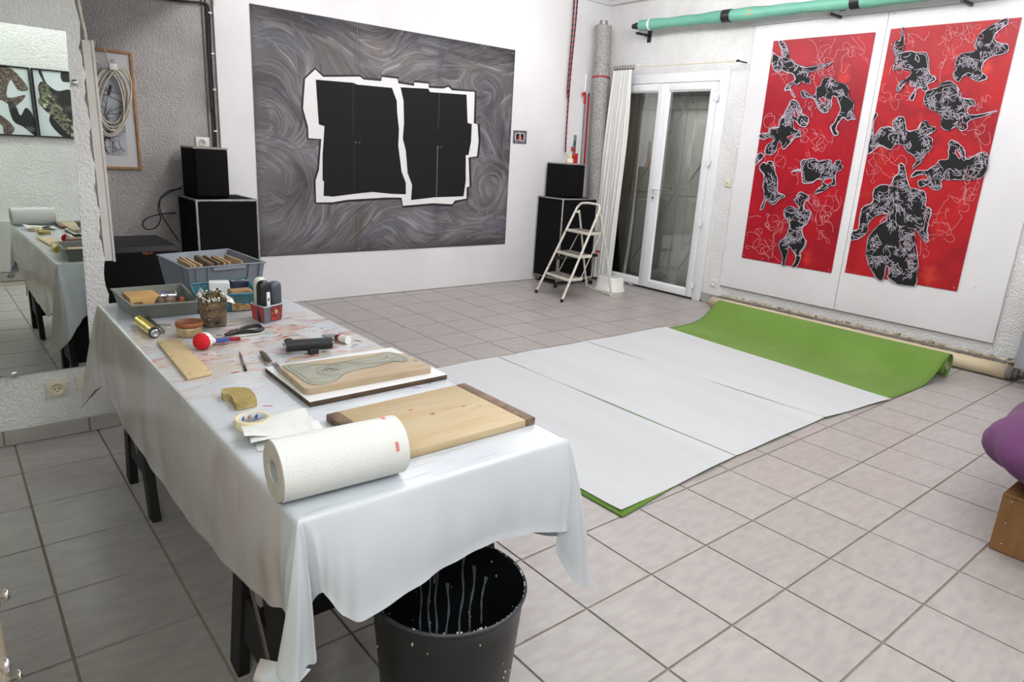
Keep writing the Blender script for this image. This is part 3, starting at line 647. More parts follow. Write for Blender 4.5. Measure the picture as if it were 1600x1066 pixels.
build('corner_pipe',MB(),ALU) if False else None
t=thing('conduit','thin white pipe running up the wall corner left of the foil roll','pipe',(4.40,YB-.043,0.0))
build('pipe',MB().cyl((4.40,YB-.043,.0),(4.40,YB-.043,2.33),.012,n=10),PVC,t)
# bar clamps on the small right speaker
RED=mat('red_enamel',(176,22,34),.4)
zs0=1.345
def clampbar(pxt,pyt,pxb,name,label,col,w_,yy,hook,cat):
    a=on(1,yy,pxt,pyt); b=on(1,yy,pxb,255); a=np.array(a); k_=(a[2]-.003)/(a[2]-b[2]); b=a+(b-a)*k_; b[1]=yy
    b=a+(b-a)*1.0
    t=thing(name,label,cat,tuple(b)); build('bar',MB().bar(b,a,w_,.009,up=(1,0,0)),col,t)
    if hook: build('hook',MB().tube([a+np.array([.0,0,-.10]),a+np.array([.0,0,-.01]),a+np.array([-.012,0,.022]),a+np.array([-.035,0,.012]),a+np.array([-.038,0,-.01])],.014,8),RED,t)
    else: build('end_cap',MB().bar(a,a+(a-b)/np.linalg.norm(a-b)*.03,w_*.8,.009,up=(1,0,0)),BLACKPLASTIC,t)
    return t
clampbar(914.5,148,907,'bar_clamp','steel bar clamp with a red hooked top standing behind the right speakers',ALU,.022,4.60,True,'clamp')
clampbar(920,150,913,'red_bar','thin red bar leaning in the corner beside the steel clamp',RED,.018,4.575,False,'bar')
a=on(1,4.36,899,211); b=on(1,4.36,896,243); b[2]=zs0+.001
t=thing('small_clamp','short steel clamp with red jaws standing on the right speakers','clamp',tuple(b))
build('bar',MB().bar(b+np.array([.004,0,0]),a,.04,.008,up=(1,0,0)),mat('galvanised',(140,144,148),.35,metal=.8),t)
build('slot',MB().box((a[0]-.012,4.352,a[2]-.12),(a[0]+.002,4.3555,a[2]-.06)),BLACKPLASTIC,t)
z=zs0
build('jaw',MB().box((b[0]-.035,4.345,z+.13),(b[0]+.02,4.375,z+.155)).box((b[0]-.035,4.345,z+.155),(b[0]-.018,4.375,z+.18)),RED,t,bevel=.004,seg=1)
build('jaw',MB().box((b[0]-.01,4.335,z+.002),(b[0]+.05,4.345,z+.11)).box((b[0]-.03,4.335,z+.075),(b[0]-.008,4.355,z+.11)),RED,t,bevel=.004,seg=1)
p=on(1,4.38,890,252)
t=thing('glue_pot','small cream pot with a ridged beige cap on the right speakers','pot',(p[0],4.38,zs0))
build('pot',MB().lathe([(0,0),(.042,0),(.044,.008),(.042,.045),(.036,.052),(0,.052)],(p[0],4.38,zs0+.0005)),CREAMPL,t)
build('lid',MB().lathe([(.030,.052),(.031,.085),(.026,.10),(0,.10)],(p[0],4.38,zs0)),mat('beige_lid',(206,188,150),.5),t)
# red and black rope hanging from above
ROPE=mat('rope',(150,40,52),.8); ROPEB=mat('rope_black',(24,20,24),.8)
def rope(pts,label):
    P=spline(pts,40); t=thing('rope',label,'rope',tuple(P[-1]),'red and black ropes hanging in the corner')
    A=MB();B=MB(); P=np.array(P)
    d=np.r_[0,np.cumsum(np.linalg.norm(np.diff(P,axis=0),axis=1))]; L=d[-1]; n=int(L/.028)
    at=lambda s:np.array([np.interp(s,d,P[:,k]) for k in range(3)])
    for k in range(n):
        s0,s1=k*L/n,(k+1)*L/n; (A if k%2 else B).tube([at(s0),at((s0+s1)/2),at(s1)],[.0085,.0105,.0085],6)
    build('red_strand',A,ROPE,t)['kind']='stuff'; build('black_strand',B,ROPEB,t)['kind']='stuff'
ya=4.60
def rp_(l): return [tuple(on(1,ya,*q)) for q in l]
rope(rp_([(903,-8),(899,40),(893,100),(888,160),(884.5,215)])+[tuple(on(1,ya,883.5,238))],'long red and black speckled rope hanging down to the right speakers')
rope(rp_([(898,-8),(895,40),(890,100),(887,140),(888.5,158)]),'short red and black rope looping back beside the longer one')

# ---------------------------------------------------------------- speakers
def big_speaker(x0,y0,w_,d_,zb,zt,label):
    t=thing('speaker_cabinet',label,'speaker',(x0+w_/2,y0+d_/2,0))
    e=.016
    build('cabinet',MB().box((x0+.006,y0+.006,zb+.006),(x0+w_-.006,y0+d_-.006,zt-.006)),BLACKFELT,t,bevel=.004,seg=1)
    X,Y,Z=(x0,x0+w_),(y0,y0+d_),(zb,zt)
    def edge(a,b):
        build('edge_trim',MB().box(a,b),ALU,t,bevel=.003,seg=1)
    for y in (Y[0],Y[1]-e):
        for z in (Z[0],Z[1]-e): edge((X[0]+e,y,z),(X[1]-e,y+e,z+e))
    for x in (X[0],X[1]-e):
        for z in (Z[0],Z[1]-e): edge((x,Y[0]+e,z),(x+e,Y[1]-e,z+e))
        for y in (Y[0],Y[1]-e): edge((x,y,Z[0]),(x+e,y+e,Z[1]))
    build('grille',MB().box((x0+e+.004,y0+.001,zb+e+.004),(x0+w_-e-.004,y0+.008,zt-e-.004)),BLACKGRILLE,t,bevel=.002,seg=1)
    if zb>.04:
        for sx in (x0+.06,x0+w_-.06):
            for sy in (y0+.06,y0+d_-.06):
                c=build('castor',MB().box((sx-.02,sy-.02,zb-.012),(sx+.02,sy+.02,zb-.0005)).box((sx-.022,sy-.015,.022),(sx-.016,sy+.015,zb-.01)).box((sx+.016,sy-.015,.022),(sx+.022,sy+.015,zb-.01)),ALU,t)
                build('wheel',MB().cyl((sx-.014,sy,.0265),(sx+.014,sy,.0265),.026,n=20),BLACKPLASTIC,c)
    return t
def small_speaker(x0,y0,w_,d_,zb,zt,label):
    t=thing('speaker',label,'speaker',(x0+w_/2,y0+d_/2,zb))
    tap=lambda p:p
    build('cabinet',MB().box((x0,y0+.012,zb+.001),(x0+w_,y0+d_,zt-.014)),BLACKFELT,t,bevel=.004,seg=1)
    build('top_trim',MB().box((x0-.003,y0,zt-.0135),(x0+w_+.003,y0+d_,zt-.001)),mat('speaker_top',(150,146,140),.5,metal=.3),t,bevel=.002,seg=1)
    build('grille',MB().box((x0+.004,y0-.012,zb+.012),(x0+w_-.004,y0+.0115,zt-.018)),BLACKGRILLE,t,bevel=.010,seg=3)
    return t
big_speaker(3.785,4.205,.55,.43,.065,.972,'tall black speaker cabinet on castors beside the stepladder')
small_speaker(3.875,4.265,.262,.335,.972,1.345,'small black speaker standing on the tall cabinet beside the stepladder')
big_speaker(-.028,4.13,.462,.50,.0,.972,'large black speaker cabinet with silver edges left of the grey painting')
small_speaker(.012,4.24,.245,.34,.972,1.345,'small black speaker standing on the silver-edged cabinet left of the painting')
t=thing('subwoofer','low wide black subwoofer with a copper logo behind the mirror wall','speaker',(-.52,4.0,0))
build('body',MB().box((-.79,3.735,.03),(-.27,4.29,.70)),mat('black_vinyl',(22,22,23),.55,bump=.1,bs=400,bd=.002),t,bevel=.006)
build('grille',MB().box((-.785,3.711,.05),(-.275,3.7345,.665)),BLACKGRILLE,t,bevel=.006)
for sx in (-.74,-.32):
    for sy in (3.78,4.24): build('foot',MB().cyl((sx,sy,0),(sx,sy,.0295),.025,n=12),BLACKPLASTIC,t)
p=on(1,3.71,230,387.5)
try:
    cu=bpy.data.curves.new('logo','FONT'); cu.body='Klipsch'; cu.size=.022; cu.align_x='CENTER'; cu.extrude=.001; cu.resolution_u=3
    tmp=bpy.data.objects.new('tmp',cu); COL.objects.link(tmp); dg=bpy.context.evaluated_depsgraph_get(); me=bpy.data.meshes.new_from_object(tmp.evaluated_get(dg)); bpy.data.objects.remove(tmp)
    me.transform(Matrix.Translation(Vector((p[0],3.7095,.652))-t.location)@Matrix.Rotation(math.pi/2,4,'X')); me.materials.clear(); me.materials.append(mat('copper',(190,110,60),.35,metal=.6))
    o=bpy.data.objects.new('logo',me); COL.objects.link(o); o.parent=t
except Exception as e: print('logo',e)
# cables of the left speakers
BC=mat('black_cable',(16,16,17),.5)
yb=4.25
P=spline([(-.022,4.5,1.02),tuple(on(1,4.45,266,298)),tuple(on(1,4.4,252,308)),tuple(on(1,4.4,247,325)),tuple(on(1,4.4,251,342)),tuple(on(1,4.4,243,356)),tuple(on(1,4.4,228,358)),tuple(on(1,4.4,223,349)),tuple(on(1,4.4,232,340)),tuple(on(1,4.45,250,335)),(-.04,4.66,.82)],8)
o=build('speaker_cable',MB().tube(P,.005,8),BC,loc=tuple(P[0])); tag(o,'black cable looping down the left of the silver-edged speaker cabinet','cable','speaker cables on the left')
P=spline([(.015,4.56,1.04),tuple(on(1,4.5,260,304)),tuple(on(1,4.46,250,315)),tuple(on(1,4.46,254,338)),(-.04,4.62,.60)],8)
o=build('speaker_cable',MB().tube(P,.004,8),BC,loc=tuple(P[0])); tag(o,'thinner black cable falling straight behind the silver-edged speaker cabinet','cable','speaker cables on the left')
P=spline([(.252,4.44,1.015),(.275,4.46,1.0),(.288,4.47,1.03),(.28,4.48,1.06),(.256,4.48,1.07)],6)
o=build('speaker_cable',MB().tube(P,.004,8),BC,loc=tuple(P[0])); tag(o,'tiny loop of black cable at the right side of the small left speaker','cable','speaker cables on the left')

# folded trolley in front of the right cabinet
t=thing('hand_trolley','folded silver hand trolley behind the stepladder against the black cabinet','trolley',(4.05,4.13,0))
yt=4.135
q=[on(1,yt,872,395),on(1,yt,868,439),on(1,yt,923,438),on(1,yt,929,392)]
q[1][2]=q[2][2]=.075; q[0][2]=q[3][2]=.33
build('frame',MB().tube([tuple(v) for v in q],.009,8),ALU,t)
a=on(1,yt,868,403);b=on(1,yt,933,401); b[2]=a[2]
build('bar',MB().box((a[0],yt-.03,a[2]-.018),(b[0]-.02,yt+.005,a[2]+.018)),BLACKPLASTIC,t,bevel=.006)
for v in (q[1],q[2]): build('wheel',MB().cyl((v[0]-.012,yt,.022),(v[0]+.012,yt,.022),.0215,n=20),BLACKPLASTIC,t)
build('red_clip',MB().box((b[0]-.035,yt-.04,a[2]+.03),(b[0]-.005,yt-.005,a[2]+.055)),RED,t)

# ---------------------------------------------------------------- stepladder
LP=mat('ladder_paint',(222,218,206),.5,col2=(208,200,186),vs=8,spots=[((96,80,66),30,.66,.7)]); TREAD=mat('ladder_tread',(120,114,108),.8,col2=(84,78,74),vs=24,lo=.4,hi=.6)
t=thing('stepladder','white paint-spattered metal stepladder with three treads','ladder',(3.65,3.8,0))
fl0,fr0=np.array([3.31,4.02,.015]),np.array([3.235,3.545,.015])
top_l=on(0,3.72,903,322); top_r=on(0,3.70,938,326)
def railp(a,b,z): return a+(b-a)*(z-a[2])/(b[2]-a[2])
ul,ur=top_l.copy(),top_r.copy()
hl_=[fl0]+[railp(fl0,ul,z) for z in (.3,.6,.88)]+[ul+np.array([.0,-.01,0]),(ul*.8+ur*.2)+np.array([.012,0,.035]),(ul*.2+ur*.8)+np.array([.012,0,.035]),ur+np.array([0,.01,0])]+[railp(fr0,ur,z) for z in (.88,.6,.3)]+[fr0]
build('front_frame',MB().tube(spline(hl_,6),.0125,10),LP,t)
for p in (fl0,fr0): build('foot',MB().cyl(tuple(p-np.array([0,0,.0145])),tuple(p+np.array([.006,0,.02])),.016,n=12),BLACKPLASTIC,t)
rl0,rr0=np.array([4.07,4.02,.012]),np.array([3.965,3.545,.012])
al,ar=railp(fl0,ul,.86),railp(fr0,ur,.86)
rl=[al+np.array([0,-.015,0]),al+np.array([.04,-.015,-.005]),al+np.array([.075,-.005,-.06]),rl0+np.array([-.01,0,.05]),rl0+np.array([-.0,-.03,0.0]),rr0+np.array([0,.03,0]),rr0+np.array([-.01,0,.05]),ar+np.array([.075,.005,-.06]),ar+np.array([.04,.015,-.005]),ar+np.array([0,.015,0])]
build('rear_frame',MB().tube(spline(rl,7),.0105,10),LP,t)
for z in (.225,.455,.685):
    a,b=railp(fl0,ul,z),railp(fr0,ur,z); dpt=.19
    x0=min(a[0],b[0])
    V=[(a[0]-.01,a[1]-.016,z),(b[0]-.01,b[1]+.016,z),(b[0]+dpt,b[1]+.016,z),(a[0]+dpt*.9,a[1]-.016,z)]
    mb=MB().add(V+[(x,y,z_-.028) for x,y,z_ in V],[(0,1,2,3),(7,6,5,4),(0,4,5,1),(1,5,6,2),(2,6,7,3),(3,7,4,0)])
    st=build('tread',mb,LP,t,bevel=.006)
    c=np.mean(np.array(V),axis=0); V2=[tuple(c+(np.array(v)-c)*.86+np.array([0,0,.0008])) for v in V]
    build('tread_mat',MB().add(V2+[(x,y,z_+.003) for x,y,z_ in V2],[(4,5,6,7),(0,1,5,4),(1,2,6,5),(2,3,7,6),(3,0,4,7)]),TREAD,st)
for a,b in ((fl0,ul),(fr0,ur)):
    s_=-.022 if a is fl0 else .022
    p=railp(a,b,.66)+np.array([.19,s_,0]); q=railp(a,b,.20)+np.array([.17,s_,0]); build('stay',MB().tube([p,q],.005,6),LP,t)
# white plastic step stool
c=(4.22,3.80)
t=thing('step_stool','low white plastic step stool behind the stepladder','stool',(c[0],c[1],0))
def stool(u,v):
    a=2*math.pi*u; r=[.175,.172,.160,.150,.146,.138,.0][min(6,int(v*6+.001))]; z=[.0005,.02,.022,.13,.142,.148,.148][min(6,int(v*6+.001))]
    ca,sa=math.cos(a),math.sin(a); return (c[0]+r*math.copysign(abs(ca)**.75,ca)*.75,c[1]+r*math.copysign(abs(sa)**.75,sa),z)
build('body',MB().grid(stool,36,6),WHITEPL,t)
build('tread_pad',MB().cyl((c[0],c[1],.1485),(c[0],c[1],.151),.10,n=28),mat('stool_pad',(196,198,202),.6),t)
# printed paper scraps by the door
SC=mat('magazine_paper',(206,204,206),.5,col2=(120,150,186),vs=22,lo=.45,hi=.55,spots=[((196,120,92),30,.58,.62),((90,60,66),40,.62,.66)])
for k,(q,a,lb) in enumerate([((962,437),.4,'crumpled dark printed paper scrap nearest the step stool'),((974,440),-.2,'crumpled orange and blue printed paper between two other scraps'),((989,443),.1,'blue printed paper scrap lying flat by the door sill')]):
    p=on(2,0,*q); rr=random.Random(k)
    fn=lambda u,v:(p[0]-.10+ (u-.5)*.10*math.cos(a)-(v-.5)*.22*math.sin(a),p[1]+(u-.5)*.10*math.sin(a)+(v-.5)*.22*math.cos(a),.004+.022*abs(math.sin(u*9+k)*math.cos(v*7+k*2)))
    o=build('paper_scrap',MB().grid(fn,10,14,smooth=False),SC,loc=(p[0]-.1,p[1],0)); tag(o,lb,'paper')

# ---------------------------------------------------------------- wall fittings on the right wall
def socket_r(px,py,w_,name,label,cat,kind):
    p=on(0,XR-.004,px,py); t=thing(name,label,cat,(XR-.001,p[1],p[2]))
    build('plate',MB().box((XR-.012,p[1]-w_/2,p[2]-w_/2),(XR-.001,p[1]+w_/2,p[2]+w_/2)),CREAMPL if kind=='switch' else WHITEPL,t,bevel=.003)
    if kind=='switch':
        build('rocker',MB().box((XR-.0165,p[1]-.016,p[2]-.024),(XR-.0125,p[1]+.016,p[2]+.024)),WHITEPL,t,bevel=.002)
        build('pilot_mark',MB().box((XR-.0175,p[1]-.004,p[2]-.012),(XR-.0167,p[1]+.004,p[2]+.010)),mat('dark_red',(90,50,40),.5),t)
    else:
        build('well',MB().lathe([(.026,.0),(.026,.0045),(.021,.0045),(.020,.0015),(0,.0015)],(XR-.012,p[1],p[2]),axis=(-1,0,0)),WHITEPL,t)
        for dy in (-.009,.009): build('hole',MB().cyl((XR-.014,p[1]+dy,p[2]),(XR-.0155,p[1]+dy,p[2]),.0026,n=8),DARKHOLE,t)
        build('earth_pin',MB().cyl((XR-.014,p[1],p[2]+.011),(XR-.020,p[1],p[2]+.011),.0024,n=8),STEEL,t)
socket_r(1137,286,.078,'light_switch','cream light switch on the wall right of the french door','switch','switch')
socket_r(1115.5,442.5,.075,'wall_socket','white wall socket low between the door and the white board','socket','socket')
# ---------------------------------------------------------------- green carpet, papers, lino roll
GREEN=mat('green_carpet',(108,140,66),.95,spec=.1,col2=(98,130,54),vs=2.2,sheen=.1,bump=.5,bs=600,bd=.002)
LINO=mat('lino_beige',(206,192,164),.6,col2=(192,176,146),vs=3)
LINOG=mat('lino_grey',(120,112,104),.7,col2=(92,86,80),vs=10)
xr_,rr_=4.14,.088; y0,y1=.335,2.345
prof=[]
for x in np.linspace(.545,3.55,30): prof.append((x,.004))
for q in spline([(3.55,.004),(3.7,.006),(3.85,.03),(3.97,.09),(4.06,.155),(xr_,.183)],6)[1:]: prof.append((q[0],q[1]))
sp_=[]
for k in range(1,100):
    a=math.pi/2-k*.16*1.0; r=rr_-.0011*k*.42; sp_.append((xr_+r*math.cos(a),.093+r*math.sin(a)*1.0))
prof+=sp_
def carp(u,v):
    x,z=prof[min(len(prof)-1,int(round(u*(len(prof)-1))))]
    yy0=float(np.interp(x,[.54,.75,1.0,1.5,2.45,3.2,3.5,4.3],[.328,.352,.384,.410,.422,.350,.34,.33])); yy1=y1+.02*math.sin(x*1.3)+.0
    return (x-.006*math.sin(v*5),yy0+(yy1-yy0)*v,z+(.004*math.sin(v*9+x*5) if .02<z<.17 and x<4.05 else 0))
mb=MB().grid(carp,len(prof)-1,40)
o=build('green_carpet',mb,GREEN,loc=(2.3,1.35,0)); tag(o,'bright green felt carpet partly unrolled under the white papers','carpet')
sm=o.modifiers.new('thickness','SOLIDIFY'); sm.thickness=.003; sm.offset=1
build('cardboard_core',MB().cyl((xr_+.002,y0-.0,.093),(xr_+.002,y1,.093),.030,n=24,caps=False).cyl((xr_+.002,y0-.0,.093),(xr_+.002,y1,.093),.026,n=24,caps=False),mat('cardboard',(176,166,146),.8),o)
PAPER=mat('drawing_paper',(193,195,196),.75,spec=.2,col2=(188,190,192),vs=1.4,stretch=(3,.5,1),bump=.06,bs=300,bd=.002)
def paper(c,label,z0,seed):
    A,B,C_,D=[np.array(p) for p in c]
    def fn(u,v):
        p=(A*(1-u)+B*u)*(1-v)+(D*(1-u)+C_*u)*v
        e=min(u,1-u)*.9; f=min(v,1-v)*1.95
        z=z0+.0022*math.exp(-e/.02)*(.5+.5*math.sin(v*11+seed))+.006*math.exp(-f/.05)*(.5+.5*math.sin(u*8+seed*2))+.0006*math.sin(u*9+v*3+seed)
        return (p[0]+.0025*math.sin(v*9+seed)*(1 if u>.5 else -1)*abs(u-.5),p[1]+.004*math.sin(u*6+seed)*abs(v-.5),z)
    m_=(A+B+C_+D)/4
    o=build('paper_strip',MB().grid(fn,44,60),PAPER,loc=(m_[0],m_[1],z0)); tag(o,label,'paper','white paper strips on the carpet'); return o
paper([(.570,.358),(1.492,.404),(1.484,2.362),(.575,2.36)],'white paper strip at the table end of the carpet',.0092,1)
paper([(1.500,.405),(2.459,.418),(2.368,2.347),(1.492,2.362)],'middle white paper strip on the carpet',.0094,2.3)
paper([(2.465,.417),(3.212,.338),(3.373,2.338),(2.374,2.346)],'white paper strip next to the bare green carpet',.0092,4)
# lino roll against the wall
t=thing('lino_roll','beige lino roll with grey backing lying along the right wall','roll',(4.48,1.3,0))
ya,yb_=.045,2.66; c=(4.53,.060)
def lin_(u,v):
    a=-math.pi*.5+u*math.pi*2*2.6; r=.058-.010*u; return (c[0]+r*math.cos(a),ya+(yb_-ya)*v+.012*math.sin(a*.5)*(1-2*v),c[1]+r*math.sin(a))
o=build('outer_layers',MB().grid(lin_,70,12),LINO,t); s_=o.modifiers.new('t','SOLIDIFY'); s_.thickness=.002
for k in range(7):
    a0=k*.9; ry=ya-.03-.015*k; P=[(c[0]+(.052-.006*k)*math.cos(a),ry+.02*(k%2)*.5,c[1]+(.052-.006*k)*math.sin(a)) for a in np.linspace(a0,a0+5.6,26)]
    V=[];F=[]
    for i,p in enumerate(P): V+= [p,(p[0],ya+.12,p[2])]
    for i in range(len(P)-1): F.append((2*i,2*i+1,2*i+3,2*i+2))
    build('frayed_layer',MB().add(V,F,0,True),LINOG,t,fix=False)
build('grey_flap',MB().box((c[0]+.03,ya+.05,.1165),(c[0]+.10,yb_-.02,.121)),LINOG,t)
# grey metal cabinet at the right edge
t=thing('metal_cabinet','light grey metal cabinet at the right edge standing over the lino roll end','cabinet',(4.5,-.4,0))
xa=4.30
build('body',MB().box((xa+.003,-.95,.15),(XR-.05,-.024,.84)),mat('grey_metal',(150,152,158),.5),t,bevel=.006)
for sx in (xa+.16,XR-.09):
    for sy in (-.9,-.20): build('leg',MB().cyl((sx,sy,0),(sx,sy,.1495),.014,n=12),BLACKPLASTIC,t)
build('door',MB().box((xa-.014,-.94,.16),(xa+.0025,-.49,.83)),mat('grey_metal',0),t,bevel=.004); build('door',MB().box((xa-.014,-.485,.16),(xa+.0025,-.034,.83)),mat('grey_metal',0),t,bevel=.004)
# plywood box and purple cushion
WOODB=mat('plywood_brown',(150,108,62),.6,col2=(128,88,48),vs=5,stretch=(1,6,.6),lo=.3,hi=.7,spots=[((180,140,92),4,.68,.75,(1,.4,3))])
t=thing('plywood_box','brown plywood box under the purple cushion','box',(2.05,-1.15,0))
build('side_panel',MB().box((1.637,-1.66,.002),(1.655,-.684,.236)),WOODB,t,bevel=.002,seg=1)
build('side_panel',MB().box((2.44,-1.66,.002),(2.458,-.684,.236)),WOODB,t,bevel=.002,seg=1)
build('end_panel',MB().box((1.6555,-.702,.002),(2.4395,-.684,.236)),WOODB,t,bevel=.002,seg=1); build('end_panel',MB().box((1.6555,-1.66,.002),(2.4395,-1.642,.236)),WOODB,t,bevel=.002,seg=1)
build('top_panel',MB().box((1.637,-1.66,.2365),(2.458,-.684,.250)),WOODB,t,bevel=.002,seg=1)
for q in ((1581,785),(1571,818),(1564,850)):
    p=on(0,1.636,*q); s_=build('screw',MB().lathe([(0,.001),(.003,.0015),(.004,.0005),(.004,-.001)],tuple(p),axis=(-1,0,0),n=10),STEEL,t)
PURP=mat('purple_cotton',(104,62,101),.9,spec=.1,sheen=.1,col2=(90,52,88),vs=3,bump=.25,bs=9,bd=.03)
def cush(q):
    return q
mb=MB()
def cu(u,v):
    th=2*math.pi*u; ph=math.pi*(v-.5); p=.62
    f=lambda s:math.copysign(abs(s)**p,s)
    x=f(math.cos(ph))*f(math.cos(th)); y=f(math.cos(ph))*f(math.sin(th)); z=math.copysign(abs(math.sin(ph))**.9,math.sin(ph))
    w1=.012*math.sin(th*14+z*3)*max(0,1-abs(z))+.01*math.sin(x*9+y*7)
    return (2.12+x*(.655+w1),-1.16+y*(.63+w1),(.412+z*(.158+w1*.5))+.01*x*y*(1 if z>0 else 0))
mb.grid(cu,96,40); o=build('cushion',mb,PURP,loc=(2.12,-1.16,.253)); tag(o,'plump purple cotton cushion on the plywood box','cushion')
build('grey_base_cloth',MB().box((1.68,-1.6,.2505),(2.42,-.74,.256)),mat('grey_blue_cloth',(92,98,112),.9),o)

# ---------------------------------------------------------------- knobbed drawer cabinet at the left border
WOODC=mat('old_cream_paint',(198,186,160),.55,col2=(176,160,132),vs=6)
t=thing('drawer_cabinet','cream drawer cabinet with chrome knobs at the lower left edge','cabinet',(-1.8,-.1,0))
t.rotation_euler=(0,0,0)
ye=.36; ang=-.035
R_=Matrix.Rotation(ang,3,'Z'); piv=Vector((-1.503,ye,0))
def cb(a,b): return MB().box(a,b,rz=ang,piv=(piv.x,piv.y))
build('body',cb((-1.95,ye-1.05,.001),(-1.523,ye,.83)),WOODC,t,bevel=.003,seg=1)
build('top',cb((-1.96,ye-1.06,.8305),(-1.503,ye+.0,.855)),WOODC,t,bevel=.004,seg=1)
rows=[(.02,.20),(.21,.42),(.43,.60),(.61,.70),(.71,.82)]
for z0,z1 in rows:
    for yy0,yy1 in ((ye-.34,ye-.008),(ye-.69,ye-.35)):
        d=build('drawer',cb((-1.5225,yy0,z0),(-1.505,yy1,z1)),WOODC,t,bevel=.003,seg=1)
        for f in ((.76,) if yy0>ye-.5 else (.5,)):
            p=Vector((-1.505,yy0+(yy1-yy0)*f,(z0+z1)/2))-piv; p=R_@p+piv
            build('knob',MB().lathe([(.004,0),(.004,.012),(.011,.014),(.0135,.018),(.0115,.024),(0,.026)],tuple(p),axis=tuple(R_@Vector((1,0,0))),n=16),CHROME,d)

# ---------------------------------------------------------------- mirror on the partition and its fittings
MIR=mat('mirror_silver',(226,234,228),.0,metal=1)
MN=Vector((math.sin(.010),-1,math.sin(.007))).normalized(); MP=Vector((-1.2,YP-.012,1.1))
def mplane(x,z,h=0): return (x,MP.y+(MN.x*(x-MP.x)+MN.z*(z-MP.z))/(-MN.y)+h,z)
mq=[(-2.4,.347),(-1.022,.339),(-.972,1.838),(-2.4,1.86)]
mb=MB().prism(mq,.004,to3=lambda p,h:mplane(p[0],p[1],h))
t=thing('mirror','large frameless wall mirror on the roughcast partition','mirror',(-1.7,YP-.01,.34))
build('mirror_glass',mb,MIR,t)
def refl(px,py,val=YF):
    d=Vector(tuple(FWD+(px-800)/FPX*RT-(py-533)/FPX*UP)); c=Vector(tuple(CAM)); H=c+d*((MP-c).dot(MN)/d.dot(MN)); r=d-2*d.dot(MN)*MN
    return H+r*((val-H.y)/r.y)
def clip(px,py,r):
    p=on(1,YP-.013,px,py); build('mirror_clip',MB().lathe([(r,0),(r*.95,.006),(r*.6,.010),(0,.011)],tuple(p),axis=(0,-1,0),n=16),CHROME,t)
clip(22,585,.017); clip(117,129,.014)
def socket_p(px,py,w_,h_,label,kind):
    p=on(1,YP-.006,px,py); x,z=p[0],p[2]; t=thing('wall_socket',label,'socket',(x,YP-.001,z))
    build('plate',MB().box((x-w_/2,YP-.012,z-h_/2),(x+w_/2,YP-.001,z+h_/2)),mat('clear_plate',(214,208,192),.3),t,bevel=.003)
    if kind:
        build('well',MB().lathe([(.030,.0),(.031,.008),(.026,.009),(.025,.002),(0,.002)],(x,YP-.012,z),axis=(0,-1,0)),CREAMPL,t)
        for dx in (-.009,.009): build('hole',MB().cyl((x+dx,YP-.0142,z),(x+dx,YP-.016,z),.0032,n=8),DARKHOLE,t)
        build('earth_pin',MB().cyl((x,YP-.014,z-.011),(x,YP-.021,z-.011),.003,n=8),STEEL,t)
socket_p(89,607,.085,.085,'round cream power socket on a clear plate below the mirror',1)
socket_p(130,596,.06,.085,'plain blank socket plate right of the round one, half hidden by the tablecloth',0)
# trunking on the free edge and its cable
xa,xb=on(1,YP+.01,132,62)[0],on(1,YP+.01,146,62)[0]
t=thing('cable_trunking','white vertical cable trunking at the free edge of the mirror wall','trunking',(xa,YP+.05,.83))
build('channel',MB().box((-.914,YP+.012,.835),(-.880,YP+.05,1.815)),mat('trunk_white',(206,202,198),.5,col2=(196,190,184),vs=5),t,bevel=.002,seg=1)
build('cover',MB().box((-.8795,YP+.010,.83),(-.868,YP+.052,1.82)),mat('trunk_white',0),t,bevel=.002,seg=1)
CABW=mat('cream_cable',(208,202,184),.5,col2=(180,172,156),vs=20)
P=spline([tuple(on(1,YP+.03,121,-8)),tuple(on(1,YP+.03,126,20)),tuple(on(1,YP+.03,133,50)),(-.895,YP+.03,1.80)],8)
o=build('feed_cable',MB().tube(P,.006,8),CABW,loc=tuple(P[-1])); tag(o,'cream cable running down into the top of the trunking','cable')
# framed drawing and the coiled extension lead
OAK=mat('oak_frame',(168,124,78),.5,col2=(146,102,60),vs=6,stretch=(1,1,8))
fx0,fx1,fz0,fz1=-.66,-.257,1.15,1.985; yf=YB-.001
t=thing('framed_drawing','framed charcoal drawing in a thin oak frame behind the hanging cable coil','picture',(-.5,yf,fz0))
fr_=.018
for a,b in (((fx0,fz0),(fx1,fz0+fr_)),((fx0,fz1-fr_),(fx1,fz1)),((fx0,fz0+fr_),(fx0+fr_,fz1-fr_)),((fx1-fr_,fz0+fr_),(fx1,fz1-fr_))):
    build('frame_rail',MB().box((a[0],yf-.025,a[1]),(b[0],yf,b[1])),OAK,t,bevel=.002,seg=1)
build('passepartout',MB().box((fx0+fr_,yf-.010,fz0+fr_),(fx1-fr_,yf-.006,fz1-fr_)),mat('mount_paper',(196,194,196),.7),t)
build('drawing_sheet',MB().box((fx0+.07,yf-.0125,fz0+.10),(fx1-.085,yf-.0101,fz1-.17)),mat('drawing_ground',(176,178,182),.7,col2=(140,144,152),vs=9,lo=.45,hi=.6),t)
ch=MB(); pl=lambda p:(p[0],yf-.0132,p[1]); r9=random.Random(4)
for cx,cz,rx,rz_,n in ((-.50,1.62,.07,.12,26),(-.46,1.42,.05,.14,20),(-.55,1.35,.05,.08,10)):
    for _ in range(n):
        P=stroke((cx+r9.uniform(-rx,rx),cz+r9.uniform(-rz_,rz_)),r9.uniform(.06,.18),r9,.6,step=.008,keep=lambda q:fx0+.075<q[0]<fx1-.09 and fz0+.105<q[1]<fz1-.175)
        if len(P)>3: ch.ribbon(P,r9.uniform(.0015,.005),pl)
ch.ribbon([(-.40,1.36),(-.385,1.30),(-.36,1.275)],.004,pl).ribbon([(-.385,1.30),(-.42,1.285)],.004,pl)
